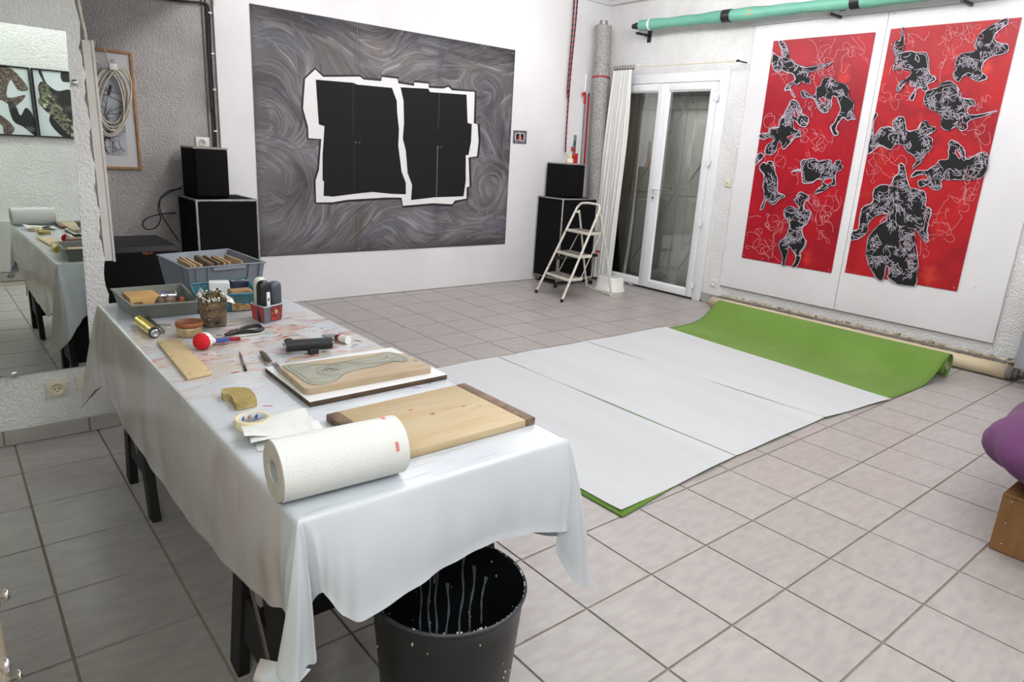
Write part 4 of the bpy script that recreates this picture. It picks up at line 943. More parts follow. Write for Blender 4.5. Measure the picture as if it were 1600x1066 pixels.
build('charcoal_stroke',ch,mat('charcoal',(52,54,62),.8),t,fix=False)['kind']='stuff'
yc=YB-.05
t=thing('cable_coil','coiled cream extension lead hanging from a nail over the framed drawing','cable',(-.47,yc,1.2))
cc=on(1,yc,177,157); tr_=random.Random(2)
cn=[]
loops=[(174,155,24,48,.05),(172,150,22,43,-.1),(177,160,27,53,.12),(175,153,25,46,-.05),(180,158,23,52,.2),(171,157,22,47,-.15)]
for k,(cx,cy,ax,ay,tl) in enumerate(loops):
    P=[]
    for a in np.linspace(0,2*math.pi,49)[:-1]:
        ex=ax*math.cos(a)*(1+.03*math.sin(3*a+k)); ey=ay*math.sin(a)
        qx=cx+ex*math.cos(tl)-ey*math.sin(tl); qy=cy+ex*math.sin(tl)*.6+ey
        P.append(tuple(on(1,yc-.004*k+.004*math.sin(a*2+k),qx,qy)))
    build('cable_loop',MB().tube(P,.0062,8,closed=True),CABW,t)
P=spline([tuple(on(1,yc,q[0],q[1])) for q in ((148,62),(146,88),(158,104),(172,112),(186,116))],8); build('cable_tail',MB().tube(P,.0055,8),CABW,t)
P=spline([tuple(on(1,yc,q[0],q[1])) for q in ((163,77),(168,92),(171,104))],8); build('cable_tail',MB().tube(P,.0055,8),CABW,t)
p=on(1,yc-.015,176,105); build('plug',MB().box((p[0]-.028,yc-.045,p[2]-.022),(p[0]+.025,yc-.01,p[2]+.025)),WHITEPL,t,bevel=.008)
for dx in (-.008,.006): build('plug_pin',MB().cyl((p[0]+dx,yc-.03,p[2]+.025),(p[0]+dx,yc-.03,p[2]+.055),.003,n=8),mat('brass',(150,110,80),.4,metal=.7),t)
p=on(1,yc-.02,172,141); build('cord_grip',MB().tube([tuple(on(1,yc-.02,173,133)),tuple(on(1,yc-.02,169.5,149))],.010,10),mat('dark_rubber',(56,54,54),.6),t)
# socket and cables beside the white panel
p=on(1,YB-.006,318.5,223); t=thing('wall_socket','white wall socket above the small left speaker','socket',(p[0],YB-.001,p[2]))
build('plate',MB().box((p[0]-.062,YB-.012,p[2]-.042),(p[0]+.062,YB-.001,p[2]+.042)),WHITEPL,t,bevel=.003)
sx=p[0]-.014; build('well',MB().lathe([(.026,0),(.026,.004),(.021,.004),(.020,.001),(0,.001)],(sx,YB-.012,p[2]),axis=(0,-1,0)),mat('well_grey',(190,186,178),.4),t)
for dx in (-.009,.009): build('hole',MB().cyl((sx+dx,YB-.0132,p[2]),(sx+dx,YB-.015,p[2]),.0034,n=8),DARKHOLE,t)
t=thing('wall_conduit','grey conduit running down the left edge of the white wall panel','pipe',(.29,YB-.02,1.0))
build('pipe',MB().cyl((.292,YB-.014,1.0),(.292,YB-.014,2.515),.013,n=12).cyl((.262,YB-.012,1.0),(.262,YB-.012,2.515),.009,n=10),mat('conduit_grey',(150,146,140),.6),t)
P=spline([tuple(on(1,YB-.045,q[0],q[1])) for q in ((240,-4),(285,2),(318,5),(326,12),(328,40),(330,90),(333,140),(336,190),(338,232))],8)
o=build('wall_cable',MB().tube(P,.0085,8),BC,loc=tuple(P[-1])); tag(o,'thick black cable bending round the top and down the white panel edge','cable','black cables along the white panel edge')
P=spline([tuple(on(1,YB-.045,q[0],q[1])) for q in ((322,5),(324.5,30),(326,90),(328,120),(330,170),(333,172),(335.5,200),(336,232))],8)
o=build('wall_cable',MB().tube(P,.006,8),BC,loc=tuple(P[-1])); tag(o,'thinner black cable beside the thick one at the white panel edge','cable','black cables along the white panel edge')
for k,q in enumerate(((328,20),(332,84),(335,140),(336.5,205))):
    p=on(1,YB-.05,*q); o=build('cable_clip',MB().box((p[0]-.012,YB-.055,p[2]-.006),(p[0]+.014,YB-.029,p[2]+.006)),WHITEPL,loc=tuple(p),bevel=.002,seg=1)
    tag(o,['topmost','second from top','third from top','lowest'][k]+' white clip holding the black cable on the panel edge','clip','white cable clips')
P=[tuple(on(1,YB-.05,q[0],q[1])) for q in ((332,-5),(333,6),(332,10),(334.5,6),(334,-5))]
o=build('string_loop',MB().tube(spline(P,6),.002,6),mat('string',(170,150,130),.8),loc=tuple(P[2])); tag(o,'thin string loop hanging above the white panel edge','string')

# ---------------------------------------------------------------- what the mirror shows: two framed prints on the front wall
def mirp(x,z,y=YF): return (x,y,z)
def framed(x0,x1,z0,z1,label,blobs,seed):
    t=thing('framed_print',label,'picture',((x0+x1)/2,YF,z0)); e=.012
    for a,b in (((x0,z0),(x1,z0+e)),((x0,z1-e),(x1,z1)),((x0,z0+e),(x0+e,z1-e)),((x1-e,z0+e),(x1,z1-e))):
        build('frame_rail',MB().box((a[0],YF+.001,a[1]),(b[0],YF+.03,b[1])),BLACKPLASTIC,t)
    build('print_ground',MB().box((x0+e,YF+.012,z0+e),(x1-e,YF+.016,z1-e)),mat('print_pale',(206,214,216),.4),t)
    for k,(poly,M) in enumerate(blobs):
        P=spline([(x0+(x1-x0)*(1-u if False else u),z0+(z1-z0)*v) for u,v in poly],4,closed=True); P=[tuple(p) for p in P]
        try: build('printed_form',MB().flat(P,lambda p,k=k:(min(max(p[0],x0+e),x1-e),YF+.017+.0008*k,min(max(p[1],z0+e),z1-e))),M,t,fix=False)
        except Exception as ex: print(ex)
INK1=mat('ink_black',(30,30,32),.5,col2=(96,98,100),vs=9,lo=.55,hi=.75); INK2=mat('ink_moss',(120,120,96),.5,col2=(34,34,32),vs=34,lo=.42,hi=.58,spots=[((196,192,160),30,.6,.66)]); INK3=mat('ink_brown',(70,62,58),.5,col2=(130,110,100),vs=50,lo=.45,hi=.6,spots=[((110,140,90),12,.62,.7)])
A_,B_,C_=refl(46.5,106,YF),refl(61,214,YF),refl(115,160,YF)
framed(A_.x+.004,A_.x+.33,B_.z,A_.z,'black framed print of a mossy figure reflected in the mirror',[
 ([(.25,.97),(.35,.8),(.6,.7),(.95,.72),(1.0,.4),(.95,.05),(.6,.02),(.3,.25),(.5,.5),(.4,.65),(.28,.8),(.18,.95)],INK1),
 ([(.75,.98),(.98,.98),(.98,.86),(.75,.85)],INK1),
 ([(.12,.72),(.22,.82),(.36,.78),(.45,.65),(.62,.5),(.8,.32),(.97,.18),(.97,.02),(.8,.03),(.6,.15),(.42,.28),(.2,.42),(.08,.52),(.14,.6)],INK2)],1)
framed(A_.x-.53,A_.x-.010,B_.z,A_.z,'black framed print of dark limbs beside the mossy one in the mirror',[
 ([(.5,.97),(.75,.95),(.95,.7),(.8,.66),(.7,.8),(.62,.55),(.9,.6),(.7,.42),(.5,.5),(.45,.2),(.35,.45),(.3,.7)],INK3),
 ([(.62,.48),(.72,.46),(.78,.3),(.88,.42),(.97,.3),(.98,.02),(.8,.14),(.66,.22)],INK1),
 ([(.3,.3),(.5,.28),(.66,.12),(.6,.02),(.5,.02),(.48,.15),(.3,.2)],INK3)],2)
P=spline([(-1.5,YF+.03,.53),(-1.3,YF+.035,.51),(-1.0,YF+.03,.50)],6)
o=build('skirting_cable',MB().tube(P,.008,8),BC,loc=tuple(P[0])); tag(o,'short black cable on the front wall seen in the mirror','cable')
# ---------------------------------------------------------------- work table: trestles, top, oilcloth
ZT=.755; TX0,TX1,TY0,TY1=-1.045,-.33,-.170,1.862
TB=mat('black_stained_wood',(24,23,24),.6,spec=.35,spots=[((110,106,104),50,.74,.77)])
t=thing('table_top','long table top hidden under the white oilcloth','table',(-.69,.85,.72))
build('board',MB().box((TX0+.012,TY0+.012,.722),(TX1-.012,TY1-.012,.750)),TB,t)
def trestle(yc,label):
    t=thing('trestle',label,'trestle',(-.69,yc,0),'black table trestles')
    build('top_rail',MB().box((-1.0,yc-.035,.655),(-.37,yc+.035,.7215)),TB,t,bevel=.003,seg=1)
    for sx in (-1.003,-.392):
        for sg in (-1,1):
            build('leg',MB().bar((sx+.0,yc+sg*.195,.0),(sx,yc+sg*.035,.69),.032,.072,up=(0,1,0)),TB,t,bevel=.003,seg=1)
        build('gusset',MB().box((sx-.008,yc-.150,.145),(sx+.010,yc+.150,.30)),TB,t,bevel=.002,seg=1)
        build('metal_stay',MB().bar((sx-.028,yc-.13,.26),(sx-.028,yc+.05,.52),.018,.004,up=(1,0,0)),mat('dull_metal',(110,102,92),.5,metal=.6),t)
    for sg in ((-1,1) if yc>1 else (1,)):
        build('stretcher',MB().box((-1.0,yc+sg*.11-.01,.15),(-.40,yc+sg*.11+.01,.36 if yc>1 else .23)),TB,t,bevel=.002,seg=1)
trestle(1.548,'black wooden trestle under the far end of the table by the mirror'); trestle(.195,'black wooden trestle under the near end of the table beside the bin')
# the oilcloth: top sheet and a draped skirt with gathered corners
nodes=[ # top x, top y, hem x, hem y, hem z
 (-1.025,TY0,-1.005,-.176,.585),(-.995,TY0,-.992,-.180,.572),(-.965,TY0,-.962,-.193,.522),(-.91,TY0,-.915,-.203,.500),(-.80,TY0,-.805,-.198,.524),(-.70,TY0,-.70,-.192,.543),(-.59,TY0,-.59,-.190,.552),(-.47,TY0,-.47,-.190,.541),(-.37,TY0,-.37,-.190,.511),
 (TX1-.008,TY0,-.330,-.190,.500),(TX1,TY0,-.322,-.176,.502),(TX1,TY0,-.335,-.160,.44),(TX1,TY0,-.292,-.178,.345),(TX1,TY0,-.235,-.185,.285),(TX1,TY0,-.200,-.172,.318),(TX1,TY0+.005,-.225,-.110,.40),
 (TX1,TY0+.06,-.285,-.06,.405),(TX1,.03,-.310,.04,.400),(TX1,.25,-.302,.26,.44),(TX1,.5,-.305,.5,.45),(TX1,.8,-.30,.8,.46),(TX1,1.1,-.305,1.1,.45),(TX1,1.4,-.30,1.4,.46),(TX1,1.7,-.298,1.70,.47),
 (TX1,TY1,-.28,1.80,.44),(TX1,TY1,-.24,1.90,.34),(TX1,TY1,-.33,1.90,.46),
 (-.45,TY1,-.45,1.885,.48),(-.7,TY1,-.7,1.89,.47),(-.9,TY1,-.92,1.885,.475),
 (TX0+.02,TY1,-.99,1.93,.43),(TX0,TY1,-1.05,1.975,.36),(TX0,TY1,-1.135,1.955,.285),(TX0,TY1,-1.120,1.90,.33),(TX0,TY1-.01,-1.088,1.83,.40),
 (TX0,1.72,-1.075,1.68,.452),(TX0,1.5,-1.069,1.49,.396),(TX0,1.22,-1.068,1.215,.390),(TX0,.95,-1.067,.95,.390),(TX0,.66,-1.067,.66,.403),(TX0,.37,-1.066,.373,.429),(TX0,.10,-1.064,.105,.466),(TX0,-.04,-1.058,-.045,.50),
 (TX0,TY0+.04,-1.050,-.105,.515),(TX0,TY0+.005,-1.066,-.135,.46),(TX0,TY0,-1.090,-.150,.415),(TX0,TY0,-1.062,-.176,.400),(TX0+.003,TY0,-1.030,-.160,.412),(TX0+.006,TY0,-1.014,-.172,.43),(TX0+.010,TY0,-1.016,-.150,.53)]
cols=spline(nodes,14,closed=True); NC=len(cols); NR=30; V=[];F=[]
s_acc=0
for i,c in enumerate(cols):
    tx,ty=min(max(c[0],TX0),TX1),min(max(c[1],TY0),TY1)
    s_acc+=1
    for j in range(NR+1):
        v=j/NR
        if j==0: p=(tx+(-.69-tx)*.035,ty+(.85-ty)*.0125,ZT)
        elif j==1: p=(tx+(-.69-tx)*.012,ty+(.85-ty)*.0042,ZT-.0006)
        elif j==2: p=(tx,ty,ZT-.0045)
        else:
            q=(j-2)/(NR-2); e=q**.9
            drop=(c[4]-ZT); hx=tx+(c[2]-tx)*e; hy=ty+(c[3]-ty)*e
            k=i/NC*2*math.pi
            wv=.4*(.0045*math.sin(k*37+1.3)+.004*math.sin(k*61)+.003*math.sin(k*17+q*5))
            # wave along the outward direction, fading in with the drop
            on_front=abs(ty-TY0)<.004; on_back_=abs(ty-TY1)<.004
            cx,cy=(0,-1) if on_front else ((0,1) if on_back_ else ((1,0) if tx>-.6 else (-1,0)))
            corner=(abs(tx-TX0)<.02 or abs(tx-TX1)<.02) and (on_front or on_back_)
            if corner: wv*=.3
            bulge=.010*math.sin(math.pi*min(1,q*1.1))
            p=(hx+cx*(wv*q+bulge),hy+cy*(wv*q+bulge),ZT-.0045+(drop+.0045)*q)
        V.append(p)
for i in range(NC):
    k=(i+1)%NC
    for j in range(NR): F.append((i*(NR+1)+j,k*(NR+1)+j,k*(NR+1)+j+1,i*(NR+1)+j+1))
CL=bpy.data.materials.new('oilcloth'); CL.use_nodes=True; nt=CL.node_tree; N=nt.nodes; Lk=nt.links; b=N['Principled BSDF']
b.inputs['Roughness'].default_value=.26; b.inputs['Specular IOR Level'].default_value=.5; b.inputs['Coat Weight'].default_value=.15; b.inputs['Coat Roughness'].default_value=.12
geo=N.new('ShaderNodeNewGeometry'); sep=N.new('ShaderNodeSeparateXYZ'); Lk.new(geo.outputs['Position'],sep.inputs[0])
def nz(scale,det=5,st=(1,1,1),off=0):
    mp=N.new('ShaderNodeMapping'); mp.inputs['Scale'].default_value=st; mp.inputs['Location'].default_value=(off,off*.7,0); Lk.new(geo.outputs['Position'],mp.inputs[0])
    n=N.new('ShaderNodeTexNoise'); n.inputs['Scale'].default_value=scale; n.inputs['Detail'].default_value=det; Lk.new(mp.outputs[0],n.inputs['Vector']); return n.outputs['Fac']
def mrange(s,a,b_,c=0,d=1):
    m_=N.new('ShaderNodeMapRange'); m_.inputs[1].default_value=a; m_.inputs[2].default_value=b_; m_.inputs[3].default_value=c; m_.inputs[4].default_value=d; Lk.new(s,m_.inputs[0]); return m_.outputs[0]
def mul(a,b_):
    m_=N.new('ShaderNodeMath'); m_.operation='MULTIPLY'; Lk.new(a,m_.inputs[0])
    if isinstance(b_,(int,float)): m_.inputs[1].default_value=b_
    else: Lk.new(b_,m_.inputs[1])
    return m_.outputs[0]
def mixc(f,a,bcol):
    m_=N.new('ShaderNodeMix'); m_.data_type='RGBA'; Lk.new(f,m_.inputs['Factor'])
    if isinstance(a,tuple): m_.inputs['A'].default_value=a
    else: Lk.new(a,m_.inputs['A'])
    m_.inputs['B'].default_value=bcol; return m_.outputs['Result']
# painting stains live on the worked part of the top (y .55..1.35), left skirt browner all over with stain patches
top=mrange(sep.outputs['Z'],.748,.753); reg=mul(mul(mrange(sep.outputs['Y'],.50,.85),mrange(sep.outputs['Y'],1.5,1.25)),top)
base=mixc(mrange(nz(3,4),.35,.65),lin((206,210,217)),lin((197,201,209)))
base=mixc(mul(mul(mrange(nz(5,6,(1,2.2,1)),.40,.60),reg),.6),base,lin((200,178,150)))
base=mixc(mul(mul(mrange(nz(13,6,(.9,1.9,1),3),.56,.68),reg),.6),base,lin((196,92,92)))
base=mixc(mul(mul(mrange(nz(11,6,(.8,2.0,1),8),.57,.67),reg),.65),base,lin((170,120,82)))
base=mixc(mul(mul(mrange(nz(26,4,(.6,1.6,1),5),.68,.71),reg),.9),base,lin((168,40,56)))
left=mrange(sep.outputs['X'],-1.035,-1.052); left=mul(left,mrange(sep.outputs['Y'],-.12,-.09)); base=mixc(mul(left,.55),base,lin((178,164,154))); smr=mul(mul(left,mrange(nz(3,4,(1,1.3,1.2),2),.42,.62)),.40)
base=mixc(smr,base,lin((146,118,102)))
scr=mul(mrange(nz(16,5,(.35,4.5,1),11),.60,.66),top); base=mixc(mul(scr,.22),base,lin((120,110,104)))
Lk.new(base,b.inputs['Base Color'])
bp=N.new('ShaderNodeBump'); bp.inputs['Strength'].default_value=.2; bp.inputs['Distance'].default_value=.012; Lk.new(nz(9,3,(1,1.6,1)),bp.inputs['Height']); Lk.new(bp.outputs[0],b.inputs['Normal'])
t=thing('tablecloth','glossy white oilcloth stained with paint draped over the long table','tablecloth',(-.69,.85,ZT))
build('drape',MB().add(V,F,0,True),CL,t,weld=True)
q_=[on(2,.415,438,1033),on(2,.405,486,1046),on(2,.36,444,1085),on(2,.37,396,1068),on(2,.41,407,1029)]
def turned(u,v):
    a=q_[4]*(1-u)+q_[1]*u; b_=q_[3]*(1-u)+q_[2]*u; p=a*(1-v)+b_*v; p=p+np.array([-.012,-.012,.0])*math.sin(math.pi*v)*.8; return p
build('turned_hem',MB().grid(turned,10,8),CL,t)
mb=MB().add([V[i*(NR+1)] for i in range(NC)],[tuple(range(NC))])
o=build('top_sheet',mb,CL,t)
# small splashes of paint
rr=random.Random(5); SPC=[((170,36,50),26),((196,120,60),16),((40,60,150),14),((30,110,80),10),((40,34,38),26),((196,170,60),8),((190,60,140),8)]
for col,n in SPC:
    sp_=MB()
    for _ in range(n):
        if col==(190,60,140): x,y=rr.gauss(-.93,.03),rr.gauss(.42,.06)
        elif col==(40,60,150): x,y=rr.gauss(-.42,.05),rr.gauss(.95,.12) if rr.random()<.6 else rr.gauss(.37,.02)
        else: x,y=rr.gauss(-.66,.17),rr.gauss(1.0,.22)
        if not(TX0+.03<x<TX1-.02 and TY0+.05<y<TY1-.1): continue
        L_=rr.uniform(.003,.022); W2=rr.uniform(.0015,.005); a=rr.gauss(.1,.5); P=[]
        for k in range(9):
            th=2*math.pi*k/9; ex=L_*math.cos(th)*rr.uniform(.7,1.1); ey=W2*math.sin(th)*rr.uniform(.7,1.2); P.append((x+ex*math.cos(a)-ey*math.sin(a),y+ex*math.sin(a)+ey*math.cos(a)))
        sp_.add([(p[0],p[1],ZT+.0004) for p in P],[tuple(range(9))])
    o=build('paint_splash',sp_,mat('splash_%d_%d'%(col[0],col[1]),col,.4),t,fix=False); o['kind']='stuff'
def onT(px,py,z=ZT): return on(2,z,px,py)
# ---------------------------------------------------------------- kitchen roll and loose towels
TISS=mat('tissue',(220,220,218),.95,spec=.1,bump=.5,bs=160,bd=.003)
A=np.array([-1.012,-.085]); B=np.array([-.752,-.098]); R=.0635
e0=onT(427,745,ZT+R); 
t=thing('paper_roll','thick white kitchen paper roll lying at the near end of the table','paper roll',(-.91,-.07,ZT))
ax=Vector((B[0]-A[0],B[1]-A[1],0)).normalized(); nrm=Vector((-ax.y,ax.x,0))
c0=Vector((-1.050,-.071,ZT+R+.001)); Lr=.268
def ring(u,v):
    a=2*math.pi*u; rr_=R*(1+.012*math.sin(a*2+.6)); p=c0+ax*(Lr*v)+nrm*(rr_*math.cos(a))+Vector((0,0,rr_*math.sin(a))); return p
build('paper_layers',MB().grid(ring,72,4),TISS,t)
def rend(v0):
    prof=[(R*.985,0)]+[(R*(1-k*.07),(.0022 if k%2 else -.0010)) for k in range(1,10)]+[(.0225,0)]
    return prof
build('roll_side',MB().lathe([(r,-h) for r,h in rend(0)],c0,axis=ax,n=64),mat('tissue_side',(206,200,192),.95,col2=(192,186,178),vs=40),t)
build('roll_side',MB().lathe([(r,h) for r,h in rend(0)],c0+ax*Lr,axis=ax,n=64),mat('tissue_side',0),t)
build('cardboard_core',MB().lathe([(.0225,0),(.0225,Lr),(.0205,Lr),(.0205,0),(.0225,0)],c0,axis=ax,n=40),mat('core_grey',(150,152,156),.7),t)
REDT=mat('red_print',(226,110,100),.8)
for a0 in (1.25,2.62):
    f=MB()
    for k in range(8):
        a=a0+k*.040; 
        P=[c0+ax*(Lr-.032+dx)+nrm*((R*1.016)*math.cos(a+da))+Vector((0,0,(R*1.016)*math.sin(a+da))) for dx,da in ((0,0),(.008,0.0),(.008,.026),(0,.026))]
        f.add(P,[(0,1,2,3)])
    build('red_mark',f,REDT,t,fix=False)['kind']='stuff'
def towel(u,v,k):
    a=onT(392,684); x0,y0=-1.0,.165; fx=x0+.16*u+.03*v; fy=y0+.12*v-.02*u
    z=ZT+.002+.010*k+.016*math.sin(u*3+k)*math.sin(v*2.5+k*.7)+.02*u*u*(1-v)*(.6)
    return (fx-.01*k,fy+.012*k,max(ZT+.001+.0015*k,z))
for k in range(3):
    o=build('paper_towel',MB().grid(lambda u,v:towel(u,v,k),16,14),TISS,loc=(-.93,.22,ZT)); tag(o,['lowest crumpled','middle loosely folded','topmost open'][k]+' white paper towel sheet behind the kitchen roll','paper towel','loose paper towels')
# ---------------------------------------------------------------- boards
PINE=mat('pine',(190,172,138),.5,col2=(180,154,114),vs=4,stretch=(1,9,6),lo=.3,hi=.7,spots=[((150,110,76),9,.70,.76,(1,4,1))])
PINED=mat('pine_dark',(128,100,76),.55,col2=(84,62,48),vs=9,stretch=(2,3,4),lo=.35,hi=.65); PINEE=mat('pine_edge',(150,118,76),.6,col2=(122,92,58),vs=6,stretch=(4,4,1))
def quad_slab(pts,z0,z1,M,name,parent,bevel=.003):
    mb=MB().add([(p[0],p[1],z0) for p in pts]+[(p[0],p[1],z1) for p in pts],[(3,2,1,0),(4,5,6,7),(0,1,5,4),(1,2,6,5),(2,3,7,6),(3,0,4,7)]); return build(name,mb,M,parent,bevel=bevel)
z1=ZT+.021
Q=[onT(509,647,z1),onT(588,712,z1),onT(837,652,z1),onT(726,598,z1)]
Q[1]=Q[0]+(onT(640,712,ZT)-onT(510,655,ZT))*np.array([0,1,0]) ; Q=[np.array(q[:2]) for q in Q]
Q[1]=np.array([Q[0][0]+.005,Q[2][1]-.003]); w_=Q[2]-Q[1]; w2=Q[3]-Q[0]; fa=.075
t=thing('wooden_board','large pale wooden board with dark end strips nearest the kitchen roll','board',(Q[0][0]+.2,Q[1][1]+.15,ZT))
M0,M1=Q[1]+w_*fa,Q[0]+w2*fa; N0,N1=Q[1]+w_*(1-fa),Q[0]+w2*(1-fa)
quad_slab([M0,N0,N1,M1],ZT+.001,z1,PINE,'board_panel',t)
quad_slab([Q[1],M0-(w_*.001),M1-(w2*.001),Q[0]],ZT+.001,z1,PINED,'end_strip',t); quad_slab([N0+w_*.001,Q[2],Q[3],N1+w2*.001],ZT+.001,z1,PINED,'end_strip',t)
for q,c in (((642,641),(190,70,84)),((676,647),(90,66,40)),((724,635),(120,120,124)),((700,640),(150,150,110))):
    p=onT(*q,z1+.0005); build('paint_spot',MB().add([(p[0]+.008*math.cos(a)*(1+.3*math.sin(a*3)),p[1]+.004*math.sin(a),z1+.0006) for a in np.linspace(0,6.0,9)],[tuple(range(9))]),mat('spot_%d'%c[0],c,.5),t,fix=False)
# white laminated board with dark edges
z0,z1=ZT+.001,ZT+.017
Q=[onT(*q,z1)[:2] for q in ((414,574),(484,628),(699,585),(612,543))]
t=thing('laminate_board','white laminated board with dark edges in the middle of the table','board',(Q[0][0]+.2,Q[1][1]+.15,ZT))
quad_slab(Q,z0,z1-.0015,mat('dark_chipboard',(88,68,52),.8,col2=(64,48,38),vs=30),'core',t,bevel=.002)
quad_slab(Q,z1-.0014,z1,mat('laminate',(228,228,230),.3),'laminate',t,bevel=.0)
# carved wooden printing block with a grey-green relief
z2=z1+.0185
Q=[onT(*q,z2)[:2] for q in ((434,571),(478,609),(676,574),(617,548))]
K=[Q[0],Q[1],Q[2],Q[3]+(Q[3]-Q[0])*.02]
def lerpq(u,v): return (1-u)*(1-v)*K[1]+u*(1-v)*K[2]+u*v*K[3]+(1-u)*v*K[0]
t=thing('printing_block','carved wooden printing block lying on the white board','block',(K[0][0]+.2,K[1][1]+.1,z1))
OLDW=mat('old_block_wood',(184,166,142),.6,col2=(166,144,114),vs=5,stretch=(1,7,3),lo=.3,hi=.7,spots=[((86,70,60),7,.67,.74,(1,3,1))])
poly=[(.0,.05),(.03,0),(.98,0),(1,.04),(1,.78),(.90,1),(.03,1),(.0,.95)]
mb=MB().prism(poly,1,to3=lambda p,h:(*lerpq(p[0],p[1]),z1+.0005+(z2-z1-.0005)*h)); build('block',mb,OLDW,t,bevel=.0025)
LN=mat('grey_green_lino',(160,160,146),.6,col2=(146,146,132),vs=10,bump=.2,bs=60); LND=mat('lino_groove',(118,116,102),.7)
fig=spline([(.04,.52),(.03,.95),(.15,.93),(.3,.80),(.45,.78),(.6,.84),(.74,.86),(.86,.96),(.92,.94),(.95,.80),(.96,.55),(.9,.42),(.80,.50),(.66,.40),(.5,.38),(.36,.30),(.25,.12),(.14,.06),(.06,.15)],5,closed=True)
fig=[(min(max(p[0],.02),.975),min(max(p[1],.03),.965)) for p in fig]
build('lino_relief',MB().prism(fig,.0018,h0=z2+.0001,to3=lambda p,h:(*lerpq(p[0],p[1]),h)),LN,t)
gr=MB(); T3=lambda p:(*lerpq(p[0],p[1]),z2+.0022)
for base_,amp,x0,x1 in ((.62,.08,.2,.88),(.55,.06,.25,.85),(.70,.05,.3,.8),(.48,.05,.3,.78),(.76,.03,.1,.5),(.35,.08,.1,.35)):
    gr.ribbon([(x,base_+amp*math.sin(x*9+base_*7)+.02*math.sin(x*31)) for x in np.linspace(x0,x1,24)],.010,T3)
for cx,cy,r in ((.27,.45,.05),(.27,.45,.08),(.3,.52,.04),(.87,.72,.05),(.35,.6,.05)): gr.ribbon([(cx+r*math.cos(a),cy+r*1.6*math.sin(a)) for a in np.linspace(0,5.5,18)],.010,T3)
gr.ribbon([(p[0]*.93+.035,p[1]*.9+.05) for p in fig],.008,T3,closed=True)
build('carved_groove',gr,LND,t,fix=False)['kind']='stuff'
for q in ((632,551),(470,560)): 
    pass
# plywood slat
z2=ZT+.010
Q=[onT(*q,z2)[:2] for q in ((245,533),(292,590),(331,582),(281,529))]
t=thing('plywood_offcut','narrow pale plywood offcut with small nail holes left of the red ball','board',(-.95,.97,ZT))
quad_slab(Q,ZT+.001,z2,mat('pale_plywood',(206,184,144),.5,col2=(196,170,126),vs=4,stretch=(6,1,4),lo=.3,hi=.7,spots=[((196,112,90),7,.68,.76)]),'slat',t,bevel=.002)
for q in ((252,536),(279,534),(269,557),(301,553),(296,584),(325,579)):
    p=onT(*q,z2+.0004); build('nail_hole',MB().cyl((p[0],p[1],z2+.0001),(p[0],p[1],z2+.0007),.0028,n=8),mat('brown_hole',(96,62,40),.7),t)
# sponge
SPG=mat('sponge',(184,166,116),.95,spec=.1,col2=(166,146,96),vs=26,bump=1,bs=140,bd=.006)
z2=ZT+.021
P=spline([onT(*q,z2)[:2] for q in ((347,608),(348,615),(357,616),(363,621),(367,629),(374,630),(398,625),(400,620),(389,607),(366,605))],4,closed=True)
o=build('sponge',MB().prism([tuple(p) for p in P],z2-ZT-.001,h0=ZT+.001),SPG,bevel=.004,loc=(P[0][0],P[0][1],ZT)); tag(o,'yellow bitten-out kitchen sponge in front of the masking tape','sponge')
# masking tape
c=onT(395,652,ZT+.024); mc=onT(396,656,ZT+.013)
t=thing('masking_tape','cream masking tape roll lying flat behind the paper towels','tape',(c[0],c[1],ZT)); 
TAPE=mat('masking_tape',(222,208,168),.6,bump=.2,bs=8,bstretch=(1,1,60)); ro=.043
build('tape_ring',MB().lathe([(ro,.001),(ro,.0235),(ro-.0015,.024),(.0335,.024),(.0335,.001),(ro,.001)],(c[0],c[1],ZT),n=56),TAPE,t)
CORE=mat('tape_core',(196,198,202),.5)
co=build('tape_core',MB().lathe([(.0334,.001),(.0334,.0238),(.0315,.0238),(.0315,.001),(.0334,.001)],(c[0],c[1],ZT),n=48),CORE,t)
for k,a in enumerate((1.0,1.55,2.1,2.65,4.0)):
    f=MB(); rI=.0313
    for a0,a1,z0_,z1_ in ((-.10,.10,.007,.016),(-.14,.0,.013,.019)):
        f.add([(c[0]+rI*math.cos(a+x),c[1]+rI*math.sin(a+x),ZT+z) for x,z in ((a0,z0_),(a1,z0_),(a1,z1_),(a0,z1_))],[(0,1,2,3)])
    build('core_print',f,mat('print_blue',(50,90,160),.5) if k%2==0 else mat('print_rust',(200,110,80),.5),co,fix=False)['kind']='stuff'
# palette knife
a,b_=onT(409,551,ZT+.010),onT(422,565,ZT+.013); c=onT(441,578,ZT+.024)
t=thing('palette_knife','palette knife with a dark wooden handle leaning on the white board','knife',tuple(a))
build('handle',MB().tube([a,a*.6+b_*.4,b_],[.007,.0095,.0065],10),mat('dark_wood',(96,84,74),.6),t)
build('blade',MB().tube([b_,b_*.7+c*.3],[.003,.0022],6).bar(b_*.7+c*.3,c,.018,.0012),STEEL,t)
# pen
a,b_=onT(374,549,ZT+.004),onT(384,579,ZT+.004); t=thing('pen','thin dark red and grey pen lying before the white board','pen',tuple((a+b_)/2))
build('barrel',MB().tube([a*.62+b_*.38,b_*.97+a*.03],.0036,8),mat('grey_barrel',(112,108,112),.3),t); build('nib_section',MB().tube([a,a*.8+b_*.2,a*.62+b_*.38],[.001,.0025,.0036],8),mat('maroon',(96,30,40),.4),t); build('cap_ring',MB().tube([b_*.80+a*.20,b_],.0042,8),BLACKPLASTIC,t)
